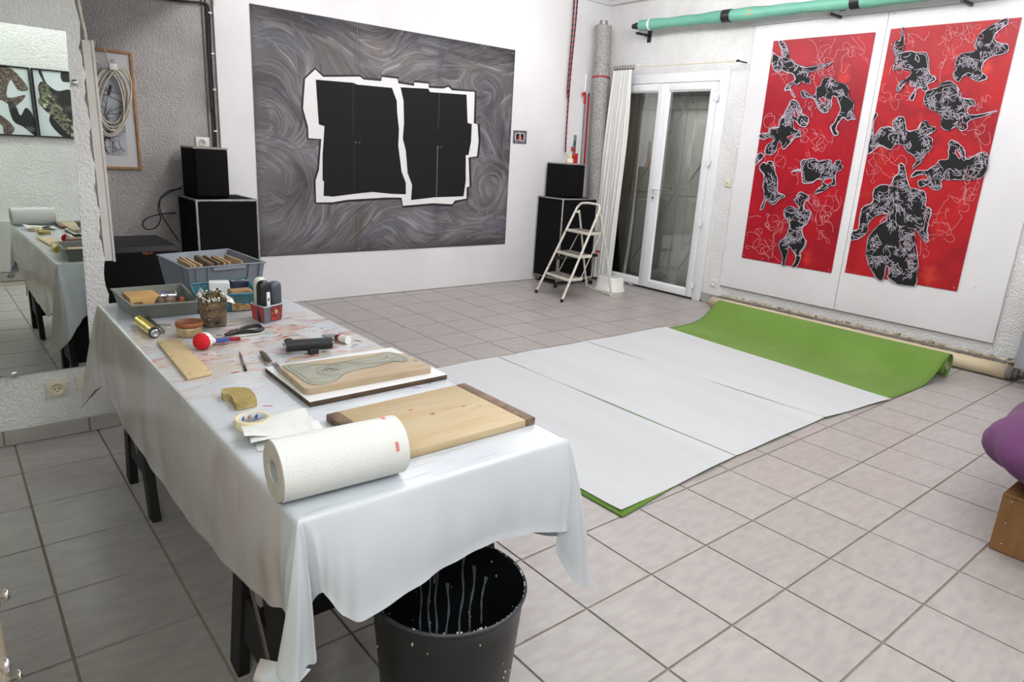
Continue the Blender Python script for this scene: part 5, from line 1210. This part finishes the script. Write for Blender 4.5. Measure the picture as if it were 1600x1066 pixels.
# brayer
RUB=mat('black_rubber',(30,31,32),.55)
z=ZT+.021+.008
a,b_=onT(447,541,z),onT(518,536,z)
t=thing('brayer','black rubber ink roller lying near the right edge of the table','ink roller',tuple((a+b_)/2-np.array([0,0,.02])))
build('rubber_roller',MB().tube([a,b_],.0205,28),RUB,t,bevel=.0)
d=(b_-a)/np.linalg.norm(b_-a)
build('axle',MB().cyl(a-d*.004,a+d*.001,.009,n=14).cyl(b_-d*.001,b_+d*.004,.009,n=14),STEEL,t)
m_=(a+b_)/2; pv=np.array([-d[1],d[0],0])
build('fork',MB().tube([a-d*.006,a-d*.007+pv*.03,m_-d*.015+pv*.045,m_+d*.02+pv*.045],.0032,8),STEEL,t)
build('handle',MB().tube([m_-d*.04+pv*.030+np.array([0,0,.0]),m_-d*.055+pv*.050,m_-d*.06+pv*.085+np.array([0,0,-.008])],[.009,.012,.010],12),RUB,t)
build('rest_foot',MB().box((m_[0]-.012,m_[1]-.030,ZT+.001),(m_[0]+.022,m_[1]-.012,ZT+.020)),RUB,t,bevel=.003)
# paint tube
a,b_=onT(508,519,ZT+.010),onT(529,528,ZT+.014); c=onT(541,531,ZT+.015)
t=thing('paint_tube','squeezed white paint tube with a white cap beyond the ink roller','paint tube',tuple(b_))
def ptube(u,v):
    p=a+(b_-a)*v; dd=(b_-a)/np.linalg.norm(b_-a); n_=np.array([-dd[1],dd[0],0]); an=2*math.pi*u; wd=.017; hh=.0015+.013*v**.7
    q=p+n_*wd*math.cos(an)*(1-.1*v)+np.array([0,0,1])*(hh*math.sin(an)); q[2]+= .0015*math.sin(v*22+u*9); q[2]=max(q[2]-.010*(1-v)+.0,ZT+.001); return q
build('tube_body',MB().grid(ptube,24,14),mat('tube_foil',(196,196,200),.28,metal=.5,col2=(226,226,226),vs=40,bump=.5,bs=50),t)
build('red_band',MB().tube([b_*.80+c*.2-np.array([0,0,.0]),b_*.76+c*.24],.0150,20),mat('red_stripe',(196,60,64),.4),t)
build('cap',MB().cyl(b_*.7+c*.3,c+(c-b_)*.25,.0135,.0148,n=24),WHITEPL,t,bevel=.001,seg=1)
# pliers
t=thing('pliers','old black pliers lying open behind the red ball','pliers',tuple(onT(380,517)))
z=ZT+.009
j,pv_=onT(352,523,z),onT(371,518,z)
h1=[onT(*q,z) for q in ((371,518),(382,512),(396,509),(404,509),(407,511))]; h2=[onT(*q,z) for q in ((371,519),(385,518),(400,518),(408,515),(411,513))]
M=mat('blackened_steel',(48,46,46),.45,metal=.4)
build('jaw',MB().tube([j,(j+pv_)/2+np.array([0,.004,.001]),pv_],[.0045,.0085,.0095],10),M,t); build('jaw',MB().tube([j+np.array([0,-.005,0]),(j+pv_)/2+np.array([0,-.005,.0]),pv_],[.0045,.0075,.0095],10),M,t)
build('rivet',MB().cyl(pv_+np.array([0,0,.006]),pv_+np.array([0,0,.0115]),.006,n=14),STEEL,t)
for h_ in (h1,h2): build('grip',MB().tube(spline(h_,5),.0068,10),BLACKPLASTIC,t)
# brush lying beyond the ball
a,b_=onT(333,531,ZT+.004),onT(415,520,ZT+.004)
t=thing('thin_brush','thin pale brush lying between the pliers and the red ball','brush',tuple((a+b_)/2)); build('handle',MB().tube([a,(a+b_)/2,b_],[.003,.0045,.002],8),mat('pale_handle',(196,196,192),.4),t); build('bristle',MB().tube([b_,b_+(b_-a)*.10],[.004,.001],8),mat('teal_bristle',(150,190,186),.8),t)
# red ball dabber with a two-coloured handle
rb=.0285; c=onT(315.5,533,ZT+rb+.002); c[2]=ZT+rb+.0005
t=thing('ball_dabber','red cloth ball with a white collar and a blue and red handle','dabber',(c[0],c[1],ZT))
build('red_ball',MB().ell(tuple(c),(rb,rb,rb),nu=32,nv=20),mat('red_cloth',(196,18,32),.85,bump=.6,bs=120,bd=.003,spots=[((220,210,200),90,.74,.77)]),t)
build('white_collar',MB().ell((c[0]+.010,c[1]+.006,c[2]+.001),(.0275,.027,.0275),nu=24,nv=14,fn=lambda q:q*(1+.05*math.sin(q.x*19+q.z*13))),mat('white_cotton',(226,224,222),.9,bump=.4,bs=90),t)
a,b_,d_=onT(335,533,ZT+.020),onT(357,530,ZT+.016),onT(375,529,ZT+.012)
build('knot',MB().tube([c+np.array([.02,.01,0]),a],[.02,.008],12),mat('white_cotton',0),t)
build('blue_grip',MB().bar(a,b_,.016,.014),mat('blue_rubber',(62,76,150),.5),t,bevel=.003); build('red_grip',MB().bar(b_,d_,.0155,.0135),mat('dark_red_rubber',(140,20,36),.5),t,bevel=.003)
# jar
c=onT(291.5,526,ZT); c=np.array([(onT(268,520)[0]+onT(313,518)[0])/2,1.225,ZT])
t=thing('jar','squat glass jar of brown grounds with an orange-brown lid','jar',(c[0],c[1],ZT))
JG=mat('jar_glass',(190,170,130),.08,trans=.0,spec=.6,col2=(150,124,84),vs=12,coat=.8,lo=.4,hi=.6)
build('jar_body',MB().lathe([(0,.001),(.038,.001),(.0425,.006),(.0435,.027),(.042,.033),(.039,.036),(0,.036)],(c[0],c[1],ZT),n=40),JG,t)
build('lid',MB().lathe([(.0445,.0365),(.046,.038),(.046,.050),(.044,.0525),(.040,.0525),(.039,.0512),(0,.0510)],(c[0],c[1],ZT),n=44),mat('orange_lid',(150,84,52),.45),t)
# yellow roller sleeve with its steel tube
a,b_=onT(217,501,ZT+.019),onT(240,519,ZT+.019)
t=thing('yellow_sleeve','yellow foil cylinder with a black collar beside the steel handle','cylinder',tuple((a+b_)/2-np.array([0,0,.019])))
build('yellow_sleeve_body',MB().tube([a,b_],.0178,26),mat('yellow_foil',(206,180,52),.25,metal=.5),t); e=(b_-a)/np.linalg.norm(b_-a)
build('black_collar',MB().tube([b_+e*.0005,b_+e*.012],.0185,26),BLACKPLASTIC,t); build('steel_plug',MB().lathe([(.0145,.0122),(.0145,.022),(.006,.022),(.005,.014),(0,.014)],tuple(b_),axis=tuple(e),n=24),STEEL,t)
a,b_=onT(229,497,ZT+.008),onT(252,519,ZT+.008)
t=thing('steel_handle','steel roller frame lying against the yellow foil cylinder','handle',tuple((a+b_)/2))
build('handle_tube',MB().tube([a+np.array([.003,0,0]),b_+np.array([.004,0,0])],[.007,.010],16),mat('tin',(150,148,144),.3,metal=.9),t)
build('rod',MB().tube([tuple(onT(242,508,ZT+.012)),tuple(onT(268,508,ZT+.012))],.0035,8).tube([tuple(onT(243,513,ZT+.008)),tuple(onT(267,512,ZT+.008))],.0025,8),STEEL,t)
# square paint can
z2=ZT+.145
B4=[np.array(q) for q in ((-.792,1.335),(-.778,1.255),(-.702,1.268),(-.712,1.350))]
T4=[onT(*q,z2)[:2] for q in ((306,459),(319,470),(355,466),(343,453))]
cen=sum(T4)/4
B4=[onT(317,509)[:2],onT(327,513)[:2],onT(354.5,510)[:2]]; B4=[B4[0]+np.array([-.004,.0]),B4[1],B4[2],B4[2]+(B4[0]-B4[1])+np.array([.002,.0])]
t=thing('paint_can','square tin crusted with gold, black and white paint','tin',(cen[0],cen[1],ZT))
CAN=mat('crusted_gold',(150,128,92),.6,col2=(96,84,70),vs=24,lo=.42,hi=.62,bump=.8,bs=90,spots=[((30,28,28),42,.60,.63,(1,1,.5)),((214,208,196),34,.68,.70,(1,1,.5))])
th=.006; V=[]
for (A4,z) in ((B4,ZT+.001),(T4,z2)): V+=[(p[0],p[1],z) for p in A4]
ci=sum(T4)/4; cb_=sum(B4)/4
inn=[ci+(p-ci)*.88 for p in T4]; inb=[cb_+(p-cb_)*.88 for p in B4]
V+=[(p[0],p[1],z2) for p in inn]+[(p[0],p[1],ZT+.06) for p in [(i+j)/2 for i,j in zip(inn,inb)]]
F=[(3,2,1,0)]+[(i,(i+1)%4,4+(i+1)%4,4+i) for i in range(4)]+[(4+i,4+(i+1)%4,8+(i+1)%4,8+i) for i in range(4)]+[(8+i,8+(i+1)%4,12+(i+1)%4,12+i) for i in range(4)]+[(12,13,14,15)]
build('tin_body',MB().add(V,F),CAN,t,bevel=.0015)
CR1=mat('dried_white_paint',(216,212,204),.6,bump=.5,bs=80); CR2=mat('dried_black_paint',(24,24,24),.5,bump=.5,bs=80)
rr=random.Random(8)
for M,n in ((CR1,110),(CR2,90)):
    f=MB()
    for _ in range(n):
        k=rr.randrange(4); u=rr.random(); p=T4[k]*(1-u)+T4[(k+1)%4]*u; q=inn[k]*(1-u)+inn[(k+1)%4]*u; s=rr.random(); p=p*(1-s)+q*s
        r=rr.uniform(.0018,.0048); f.ell((p[0],p[1],z2+rr.uniform(-.008,.004)),(r,r,r*rr.uniform(.5,1.5)),nu=6,nv=4)
    build('crust',f,M,t)['kind']='stuff'
build('flap',MB().add([(T4[2][0],T4[2][1],z2-.012),(T4[2][0]+.030,T4[2][1]+.012,z2-.026),(T4[2][0]+.026,T4[2][1]+.03,z2-.008),(T4[3][0],T4[3][1],z2-.004)],[(0,1,2,3)]),CR1,t)
# ---------------------------------------------------------------- grey tray with its contents
def open_box(name,label,cat,bot,top,zb,zt,wall,M,lip=.008,group=None):
    """tapered open box: bot/top are 4 xy corners"""
    bot=[np.array(p,float) for p in bot]; top=[np.array(p,float) for p in top]; c=sum(top)/4; cb=sum(bot)/4
    off=lambda A,cc,d:[p+(p-cc)/np.linalg.norm(p-cc)*d for p in A]
    rings=[(bot,zb),(top,zt-.006),(off(top,c,lip),zt-.006),(off(top,c,lip),zt),(off(top,c,-wall*1.3),zt),(off(bot,cb,-wall*1.3),zb+.004)]
    V=[];F=[]
    for A,z in rings: V+=[(p[0],p[1],z) for p in A]
    F.append((3,2,1,0))
    for r in range(5):
        for i in range(4): F.append((r*4+i,r*4+(i+1)%4,r*4+4+(i+1)%4,r*4+4+i))
    F.append((20,21,22,23))
    t=thing(name,label,cat,(c[0],c[1],zb),group); build('shell',MB().add(V,F),M,t,bevel=.003); return t
GT=mat('grey_tray',(126,129,122),.5,col2=(112,115,108),vs=4)
zt=ZT+.069
TT=[onT(*q,zt)[:2] for q in ((206,477),(309,470),(283,443),(174,451))]
TBm=[onT(212,501)[:2],onT(315,490)[:2]]; TBm=[TBm[0],TBm[1]+np.array([-.012,0])]; dv=(TT[3]-TT[0])*.86; dv2=(TT[2]-TT[1])*.86
tray=open_box('tray','grey plastic tray at the far left corner of the table','tray',[TBm[0],TBm[1],TBm[1]+dv2,TBm[0]+dv],TT,ZT+.001,zt,.005,GT)
tz=ZT+.0065
tc=(sum(TT)/4)
zb=ZT+.045
Q=[onT(*q,zb+.012)[:2] for q in ((203,467),(252,462),(238,453),(191,456))]
t=thing('wood_block','pale wooden block lying in the grey tray','block',(Q[0][0]+.05,Q[0][1]+.05,tz))
quad_slab(Q,tz,zb+.012,mat('block_wood',(196,162,108),.55,col2=(190,142,78),vs=5,stretch=(1,6,1),lo=.3,hi=.7),'block',t,bevel=.002)
build('saw_mark',MB().box((Q[0][0]+.012,Q[0][1]-.0012,tz+.03),(Q[0][0]+.045,Q[0][1]+.001,tz+.033)),mat('brown_hole',0),t)
STN=[('stone',(214,470),(.030,.016,.016),(164,134,96),'tan rounded lump at the front left inside the grey tray'),('stone',(200,466),(.014,.012,.013),(66,52,46),'small dark lump against the wooden block in the grey tray'),('stone',(250,468),(.019,.013,.013),(106,90,78),'grey-brown lump between the wooden block and the tin'),('stone',(264,466),(.022,.015,.017),(136,112,92),'striped brown lump in front of the tin in the tray'),('stone',(284,468),(.014,.010,.010),(150,74,56),'small reddish lump at the right end of the grey tray')]
for k,(nm,q,r,col,lb) in enumerate(STN):
    zz=tz+.048 if k<2 else tz+.045
    p=onT(*q,zz)
    zc=tz+r[2]
    p=onT(q[0],q[1],tz+.036); rr=random.Random(k)
    hx=max(r[2],(.030)); 
    o=build('stone',MB().ell((p[0],p[1],tz+.024),(r[0],r[1]*1.2,.0235),nu=16,nv=10,fn=lambda v:v*(1+.09*math.sin(v.x*5+k)+.07*math.sin(v.y*7+v.z*4+k))),mat('stone_%d'%k,col,.8,col2=tuple(int(c*.72) for c in col),vs=18,bump=.4,bs=60),loc=(p[0],p[1],tz)); tag(o,lb,'stone')
p=onT(262,459,tz+.045)
t=thing('small_tin','small shiny metal tin lying on its side in the grey tray','tin',(p[0],p[1],tz)); pa=np.array([p[0]-.030,p[1]+.006,tz+.034]); pb=pa+np.array([.062,-.002,0])
build('tin_body',MB().lathe([(0,0),(.0225,0),(.0235,.003),(.0225,.006),(.0225,.056),(.0235,.059),(.0225,.062),(.0,.060)],tuple(pa),axis=(1,-.03,0),n=28),mat('tin_shiny',(190,192,198),.2,metal=.9),t)
build('blue_label',MB().tube([pa+np.array([.012,0,0]),pa+np.array([.020,0,0])],.0229,28),mat('label_blue',(70,84,160),.4),t)
build('rest_stone',MB().ell((pa[0]+.03,pa[1],tz+.0055),(.030,.014,.0052),nu=12,nv=8),mat('stone_2',0),t)
# ---------------------------------------------------------------- teal basket
TEAL=mat('teal_plastic',(34,106,120),.45)
zt=ZT+.078
tt=[onT(*q,zt)[:2] for q in ((306,463),(401,457),(385,434),(297,444))]
cx=sum(tt)/4; bt=[cx+(p-cx)*.88 for p in tt]
t=thing('basket','teal perforated plastic basket behind the crusted tin','basket',(cx[0],cx[1],ZT))
def wall_(a0,a1,b0,b1,nh,nv,zb,zt_):
    """perforated wall between bottom edge a0-a1 and top edge b0-b1"""
    f=MB()
    P=lambda u,v:np.array([*((a0*(1-u)+a1*u)*(1-v)+(b0*(1-u)+b1*u)*v),zb+(zt_-zb)*v])
    n2=np.cross(np.append(a1-a0,0),(0,0,1)); n2=n2/np.linalg.norm(n2)*.0015
    us=[0];vs_=[0]
    for i in range(nh): us+=[(i+.18)/nh,(i+.82)/nh]
    us.append(1)
    for j in range(nv): vs_+=[(j+.28)/nv,(j+.72)/nv]
    vs_.append(1)
    for i in range(len(us)-1):
        for j in range(len(vs_)-1):
            if i%2==1 and j%2==1 : continue
            q=[P(us[i],vs_[j]),P(us[i+1],vs_[j]),P(us[i+1],vs_[j+1]),P(us[i],vs_[j+1])]
            V=[x-n2 for x in q]+[x+n2 for x in q]; f.add(V,[(3,2,1,0),(4,5,6,7),(0,1,5,4),(1,2,6,5),(2,3,7,6),(3,0,4,7)])
    return f
for k in range(4):
    k2=(k+1)%4; build('perforated_wall',wall_(bt[k],bt[k2],tt[k],tt[k2],11 if k%2==0 else 13,4,ZT+.003,zt-.006),TEAL,t)['kind']='stuff'
build('rim',MB().tube([(p[0],p[1],zt-.003) for p in [tt[0],tt[0]*.5+tt[1]*.5,tt[1],tt[1]*.5+tt[2]*.5,tt[2],tt[2]*.5+tt[3]*.5,tt[3],tt[3]*.5+tt[0]*.5]],.0045,8,closed=True),TEAL,t)
quad_slab(bt,ZT+.001,ZT+.0035,TEAL,'bottom',t,bevel=0)
tb=ZT+.004
def boxT(q,zt_,name,label,cat,M,w_,d_,h_,rz=0,tilt=None,z0=tb):
    p=onT(*q,zt_); o=build(name,MB().box((p[0]-w_/2,p[1]-d_/2,z0+.0005),(p[0]+w_/2,p[1]+d_/2,zt_),rz=rz),M,loc=(p[0],p[1],z0),bevel=.002,seg=1); tag(o,label,cat); return o
WB=mat('white_card',(222,222,224),.5)
t2=boxT((342,440),ZT+.090,'cardboard_box','small white cardboard box in the teal basket','box',WB,.080,.062,.05,rz=-.25)
p=onT(340,437,ZT+.091); c2=build('blue_print',MB().box((p[0]-.006,p[1]-.004,ZT+.0902),(p[0]+.004,p[1]+.004,ZT+.0906)),mat('label_blue',0),None,loc=(p[0],p[1],ZT)); c2.parent=t2; c2.location=Vector((p[0],p[1],ZT))-t2.location
boxT((372,438),ZT+.080,'navy_box','navy and silver box behind the cork block in the basket','box',mat('navy_card',(40,46,72),.4,col2=(190,192,198),vs=14,lo=.52,hi=.58),.070,.050,.05,rz=.1)
boxT((375,452),ZT+.088,'cork_block','brown cork block at the front right of the teal basket','block',mat('cork',(168,136,96),.85,col2=(130,98,64),vs=60,lo=.45,hi=.6),.085,.055,.05,rz=-.05)
p=onT(318,455,ZT+.085)
o=build('plastic_bag',MB().grid(lambda u,v:(p[0]-.03+.07*u,p[1]+.03*v,tb+.012+.075*v*(1-.5*abs(u-.45)*2)+.008*math.sin(u*14+v*9)),12,8,smooth=False),mat('clear_film',(206,212,214),.25,alpha=.55),loc=(p[0],p[1],tb)); tag(o,'scrap of clear plastic film sticking out of the teal basket','plastic')
# ---------------------------------------------------------------- strawberry punnet with three bottles
zt=ZT+.068
tt=[onT(*q,zt)[:2] for q in ((390.5,473),(412,481),(442,474),(424,463))]; cx=sum(tt)/4; bt=[cx+(p-cx)*.88 for p in tt]
CP=mat('clear_punnet',(214,218,222),.12,alpha=.35)
t=thing('fruit_punnet','clear fruit punnet with a strawberry picture holding three bottles','punnet',(cx[0],cx[1],ZT))
def shell4(A,B,za,zb_,M,name,parent,closed=True,rng_=range(4),off=0):
    V=[(p[0],p[1],za) for p in A]+[(p[0],p[1],zb_) for p in B]; return build(name,MB().add(V,[(i,(i+1)%4,4+(i+1)%4,4+i) for i in rng_]),M,parent,fix=False)
def rc(A,n=6,r=.014):
    out=[]
    for i in range(4):
        p=A[i]; a=A[i-1]; b=A[(i+1)%4]; ua=(a-p)/np.linalg.norm(a-p); ub=(b-p)/np.linalg.norm(b-p); s,e=p+ua*r,p+ub*r
        for k in range(n+1):
            w=k/n; out.append((1-w)**2*s+2*w*(1-w)*p+w*w*e)
    return out
TT_,BB_=rc(tt),rc(bt); n=len(TT_)
pw=MB().add([(p[0],p[1],ZT+.001) for p in BB_]+[(p[0],p[1],zt) for p in TT_],[(i,(i+1)%n,n+(i+1)%n,n+i) for i in range(n)]+[tuple(range(n))],0,True)
pb=build('clear_shell',pw,CP,t,fix=False)
build('lip',MB().tube([(p[0],p[1],zt) for p in TT_],.0028,6,closed=True),mat('punnet_lip',(206,208,212),.2,alpha=.7),t)
lo,hi=.06,.90
def facepatch(k,u0,u1,v0,v1,offs=.0012):
    a0,a1,b0,b1=bt[k],bt[(k+1)%4],tt[k],tt[(k+1)%4]
    nrm=np.array([(a1-a0)[1],-(a1-a0)[0]]); nrm=nrm/np.linalg.norm(nrm)*offs
    P=lambda u,v:(*( (a0*(1-u)+a1*u)*(1-v)+(b0*(1-u)+b1*u)*v+nrm ),ZT+(zt-ZT)*v)
    return P
P=facepatch(0,0,1,0,1); build('red_label',MB().add([P(.04,.08),P(.96,.08),P(.96,.93),P(.04,.93)],[(0,1,2,3)]),mat('label_red',(186,28,40),.35),t,fix=False)
P=facepatch(1,0,1,0,1); lab=build('picture_label',MB().add([P(.02,.05),P(.98,.05),P(.98,.95),P(.02,.95)],[(0,1,2,3)]),mat('label_dark',(92,96,106),.35),t,fix=False)
P2=facepatch(1,0,1,0,1,.0018); f=MB(); g_=MB()
P3=facepatch(1,0,1,0,1,.0024)
f.add([P2(.34,.08),P2(.94,.08),P2(.94,.92),P2(.34,.92)],[(0,1,2,3)])
build('berry_ground',f,mat('berry_dark',(110,24,30),.35),lab,fix=False)
for (u,v,r) in ((.45,.22,.11),(.62,.18,.10),(.78,.25,.1),(.42,.55,.10),(.84,.5,.09),(.86,.75,.08),(.55,.78,.09),(.7,.45,.08)): g_.add([P3(min(.94,max(.34,u+r*.55*math.cos(a))),min(.92,max(.08,v+r*math.sin(a)))) for a in np.linspace(0,5.8,11)],[tuple(range(11))])
build('berry',g_,mat('berry_red',(190,50,48),.35),lab,fix=False)['kind']='stuff'
P4=facepatch(1,0,1,0,1,.003); g2=MB(); 
g2.add([P4(.63+(.13 if k%2 else .05)*math.cos(k*math.pi/6),.62+(.2 if k%2 else .08)*math.sin(k*math.pi/6)) for k in range(12)],[tuple(range(12))]); build('leaf_star',g2,mat('leaf_pale',(176,190,104),.4),lab,fix=False)
def bottle(cx_,cy_,col,label,h,rx,ry,rz,cat='bottle',bump=0):
    t=thing('bottle',label,cat,(cx_,cy_,ZT+.003)); z0=ZT+.003
    pr=[(.0,0),(.9,.0),(1,.05),(1,.84),(.93,.92),(.72,.975),(.45,1.0),(0,1.0)]
    V=[];F=[];n=28
    for r_,hh in pr:
        for k in range(n):
            a=2*math.pi*k/n; x=rx*r_*math.copysign(abs(math.cos(a))**.75,math.cos(a)); y=ry*r_*math.copysign(abs(math.sin(a))**.75,math.sin(a))
            V.append((cx_+x*math.cos(rz)-y*math.sin(rz),cy_+x*math.sin(rz)+y*math.cos(rz),z0+h*hh))
    for i in range(len(pr)-1):
        for k in range(n): F.append((i*n+k,i*n+(k+1)%n,(i+1)*n+(k+1)%n,(i+1)*n+k))
    build('bottle_body',MB().add(V,F,0,True),col,t,weld=True); return t
d1=(tt[2]-tt[1]); d1/=np.linalg.norm(d1); ang_=math.atan2(d1[1],d1[0])
zz=ZT+.165
def bp_(px,py,z): return onT(px,py,z)[:2]
ctr=[]
base_=cx
dirr=(tt[2]-tt[0]); 
pa=tt[0]*.66+tt[3]*.10+tt[1]*.24; 
d2=(tt[3]-tt[0])/np.linalg.norm(tt[3]-tt[0])
w0=tt[0]+(tt[1]-tt[0])*.45+(tt[3]-tt[0])*.62; 
c_white=cx+(tt[0]-cx)*.46+(tt[3]-cx)*.26; c_black=cx+(tt[1]-cx)*.42+(tt[0]-cx)*.10; c_slate=cx+(tt[2]-cx)*.50
bottle(c_white[0],c_white[1],mat('bottle_white',(214,212,204),.5,spots=[((120,112,104),24,.70,.74)]),'white rounded plastic bottle in the fruit punnet',.160,.024,.020,ang_)
b1=bottle(c_black[0],c_black[1],mat('bottle_black',(28,28,31),.38),'black rounded plastic bottle with a narrow white label in the punnet',.160,.0265,.020,ang_)
p=c_black; nn=np.array([d1[1],-d1[0]]); q0=p+nn*.0212+d1*.004
build('paper_label',MB().box((q0[0]-.001,q0[1]-.0085,ZT+.045),(q0[0]+.0002,q0[1]+.0085,ZT+.120),rz=ang_-math.pi/2),WB,b1)
build('label_print',MB().box((q0[0]-.001,q0[1]-.004,ZT+.085),(q0[0]+.0008,q0[1]+.004,ZT+.096),rz=ang_-math.pi/2),mat('print_dark',(80,80,84),.5),b1)
bottle(c_slate[0],c_slate[1],mat('bottle_slate',(62,68,78),.45,col2=(120,128,140),vs=14,lo=.5,hi=.7),'slate-grey film-wrapped bottle in the fruit punnet',.152,.026,.020,ang_)
# ---------------------------------------------------------------- grey crate on a low stand behind the table, full of slats
GC=mat('crate_grey',(128,134,144),.5,col2=(120,126,136),vs=5)
zt=.862
tt=[onT(*q,zt)[:2] for q in ((293,419),(413.5,409),(356,388.5),(246,397.5))]; cx=sum(tt)/4; bt=[cx+(p-cx)*.86 for p in tt]; zb=.662
crate=open_box('storage_crate','grey plastic storage crate full of wooden slats beyond the table end','crate',bt,tt,zb,zt,.006,GC,lip=.010)
for k in range(4):
    a0,a1,b0,b1=bt[k],bt[(k+1)%4],tt[k],tt[(k+1)%4]; nrm=np.array([(a1-a0)[1],-(a1-a0)[0]]); nrm=nrm/np.linalg.norm(nrm)
    for u in (.09,.24,.78,.93):
        p,q=a0*(1-u)+a1*u,b0*(1-u)+b1*u; e=(a1-a0)/np.linalg.norm(a1-a0)
        build('rib',MB().add([(*(x+e*s+nrm*o_),z) for x,z in ((p,zb+.005),(q,zt-.007)) for s,o_ in ((-.002,0),(.002,0),(.002,.009),(-.002,.009))],[(3,2,1,0),(4,5,6,7),(0,1,5,4),(1,2,6,5),(2,3,7,6),(3,0,4,7)]),GC,crate)
    if k in (0,2):
        P=[(b0*(1-u)+b1*u)+nrm*o_ for u,o_ in ((.30,.002),(.72,.002),(.72,.013),(.30,.013))]
        build('handle_lip',MB().add([(*p,z) for z in (zt-.022,zt-.007) for p in P],[(3,2,1,0),(4,5,6,7),(0,1,5,4),(1,2,6,5),(2,3,7,6),(3,0,4,7)]),GC,crate,bevel=.002,seg=1)
SL=[mat('slat_wood_a',(176,148,112),.6,col2=(150,120,86),vs=6,stretch=(6,1,6)),mat('slat_wood_b',(120,96,74),.65,col2=(92,72,56),vs=6),mat('slat_wood_c',(196,172,138),.6,col2=(172,146,110),vs=6)]
spc=[((277,403),(302,416),0,.010,'first'),((281,400),(307,416),2,.010,'second'),((290,402),(318,415),2,.010,'third'),((303,397),(334,413),1,.022,'fourth, thick dark,'),((315,397),(345,412),1,.014,'fifth'),((330,399),(354,411),0,.010,'sixth'),((337,399),(362,411),2,.009,'seventh'),((350,397),(382,409),2,.008,'last')]
uL=(tt[3]-tt[0])
for k,(q0,q1,mi,wd,nm) in enumerate(spc):
    zs_=zt-.008-(.004 if mi==1 else 0)
    a,b_=onT(*q0,zs_),onT(*q1,zs_); d=(a-b_)/np.linalg.norm(a-b_)
    b_=b_+d*.03 ; a=a-d*(.04 if mi==1 else .01)
    mb=MB().bar(((a[0]+0),(a[1]),(zs_+zb+.012)/2),(b_[0],b_[1],(zs_+zb+.012)/2),wd,zs_-zb-.012)
    o=build('woodblock',mb,SL[mi],loc=(b_[0],b_[1],zb+.006),bevel=.001,seg=1); tag(o,nm+' wooden block from the left standing on edge in the crate','block','wooden blocks in the grey crate')
t=thing('low_stand','black low stand carrying the grey crate beyond the table','stand',(cx[0],cx[1],0))
x0,x1=min(p[0] for p in bt)-.01,max(p[0] for p in bt)+.01; y0,y1=min(p[1] for p in bt)-.01,max(p[1] for p in bt)+.01
build('stand_top',MB().box((x0,y0,.64),(x1,y1,.661)),TB,t,bevel=.002,seg=1)
for sx in (x0+.02,x1-.02):
    for sy in (y0+.02,y1-.02): build('leg',MB().box((sx-.018,sy-.018,0),(sx+.018,sy+.018,.6395)),TB,t)
# ---------------------------------------------------------------- black bin under the near edge
BIN=mat('bin_plastic',(22,22,24),.38,bump=.15,bs=300,bd=.002,spots=[((150,148,144),26,.735,.75,(1,1,.5))])
bc=(-.642,-.105); bh=.422
t=thing('bin','tall round black bin spattered with dried white paint','bin',(bc[0],bc[1],0))
build('bin_shell',MB().lathe([(0,.002),(.140,.001),(.145,.006),(.160,.09),(.183,.36),(.186,.40),(.189,.405),(.191,bh-.008),(.1895,bh),(.1855,bh),(.182,bh-.012),(.180,.39),(.157,.09),(.142,.012),(0,.010)],(bc[0],bc[1],0),n=72),BIN,t)
build('rim',MB().tube([(bc[0]+.1895*math.cos(a),bc[1]+.1895*math.sin(a),bh-.003) for a in np.linspace(0,2*math.pi,73)[:-1]],.0048,8,closed=True),mat('bin_rim',(52,54,60),.35),t)
rr=random.Random(3); DR=mat('grey_drip',(130,138,154),.4); DW=mat('white_speck',(214,212,206),.5)
f=MB()
rin=lambda z:.1415+(.180-.1415)*min(1,(z-.01)/.38)
for a,z0_,z1_ in ((.55,.36,.10),(.72,.40,.14),(1.15,.37,.05),(1.27,.35,.08),(1.42,.33,.12),(.95,.30,.05),(.35,.34,.2),(1.20,.39,.30)):
    zs_=np.linspace(z0_,z1_,12); V=[];F=[]
    for i,z in enumerate(zs_):
        aa=a+.02*math.sin(z*40+a*9); w_=(.034 if i==0 else .016)+.006*math.sin(i*2.1); r_=rin(z)-.0012
        V+=[(bc[0]+r_*math.cos(aa+s*w_),bc[1]+r_*math.sin(aa+s*w_),z) for s in (-1,1)]
    for i in range(11): F.append((2*i,2*i+1,2*i+3,2*i+2))
    f.add(V,F)
build('paint_drip',f,DR,t,fix=False)['kind']='stuff'
f=MB()
for _ in range(150):
    a=rr.uniform(0,6.28); 
    if rr.random()<.45: z=bh+.0; r_=.1875; q=(bc[0]+r_*math.cos(a),bc[1]+r_*math.sin(a),bh+.0008)
    else:
        inner=rr.random()<.6; z=rr.uniform(.12,.40); r_=(rin(z)-.001) if inner else (.160+(.183-.160)*(z-.09)/.27+.0008); q=(bc[0]+r_*math.cos(a),bc[1]+r_*math.sin(a),z)
    s_=rr.uniform(.0012,.0038); f.ell(q,(s_*.7,s_*.7,s_*rr.uniform(.5,1.6)),nu=6,nv=4)
o=build('paint_speck',f,DW,t); o['kind']='stuff'
# crumb near the baseboard and by the door
for q,lb in (((22,692),'small beige crumb against the baseboard tile joint below the mirror'),((1103,475),'small beige crumb on the floor beside the french door')):
    p=on(2,0,*q); p[1]-=.015; o=build('crumb',MB().ell((p[0],p[1],.008),(.016,.010,.008),nu=10,nv=6,fn=lambda v:v*(1+.2*math.sin(v.x*7+v.y*5))),mat('crumb',(170,150,116),.8),loc=(p[0],p[1],0)); tag(o,lb,'crumb')
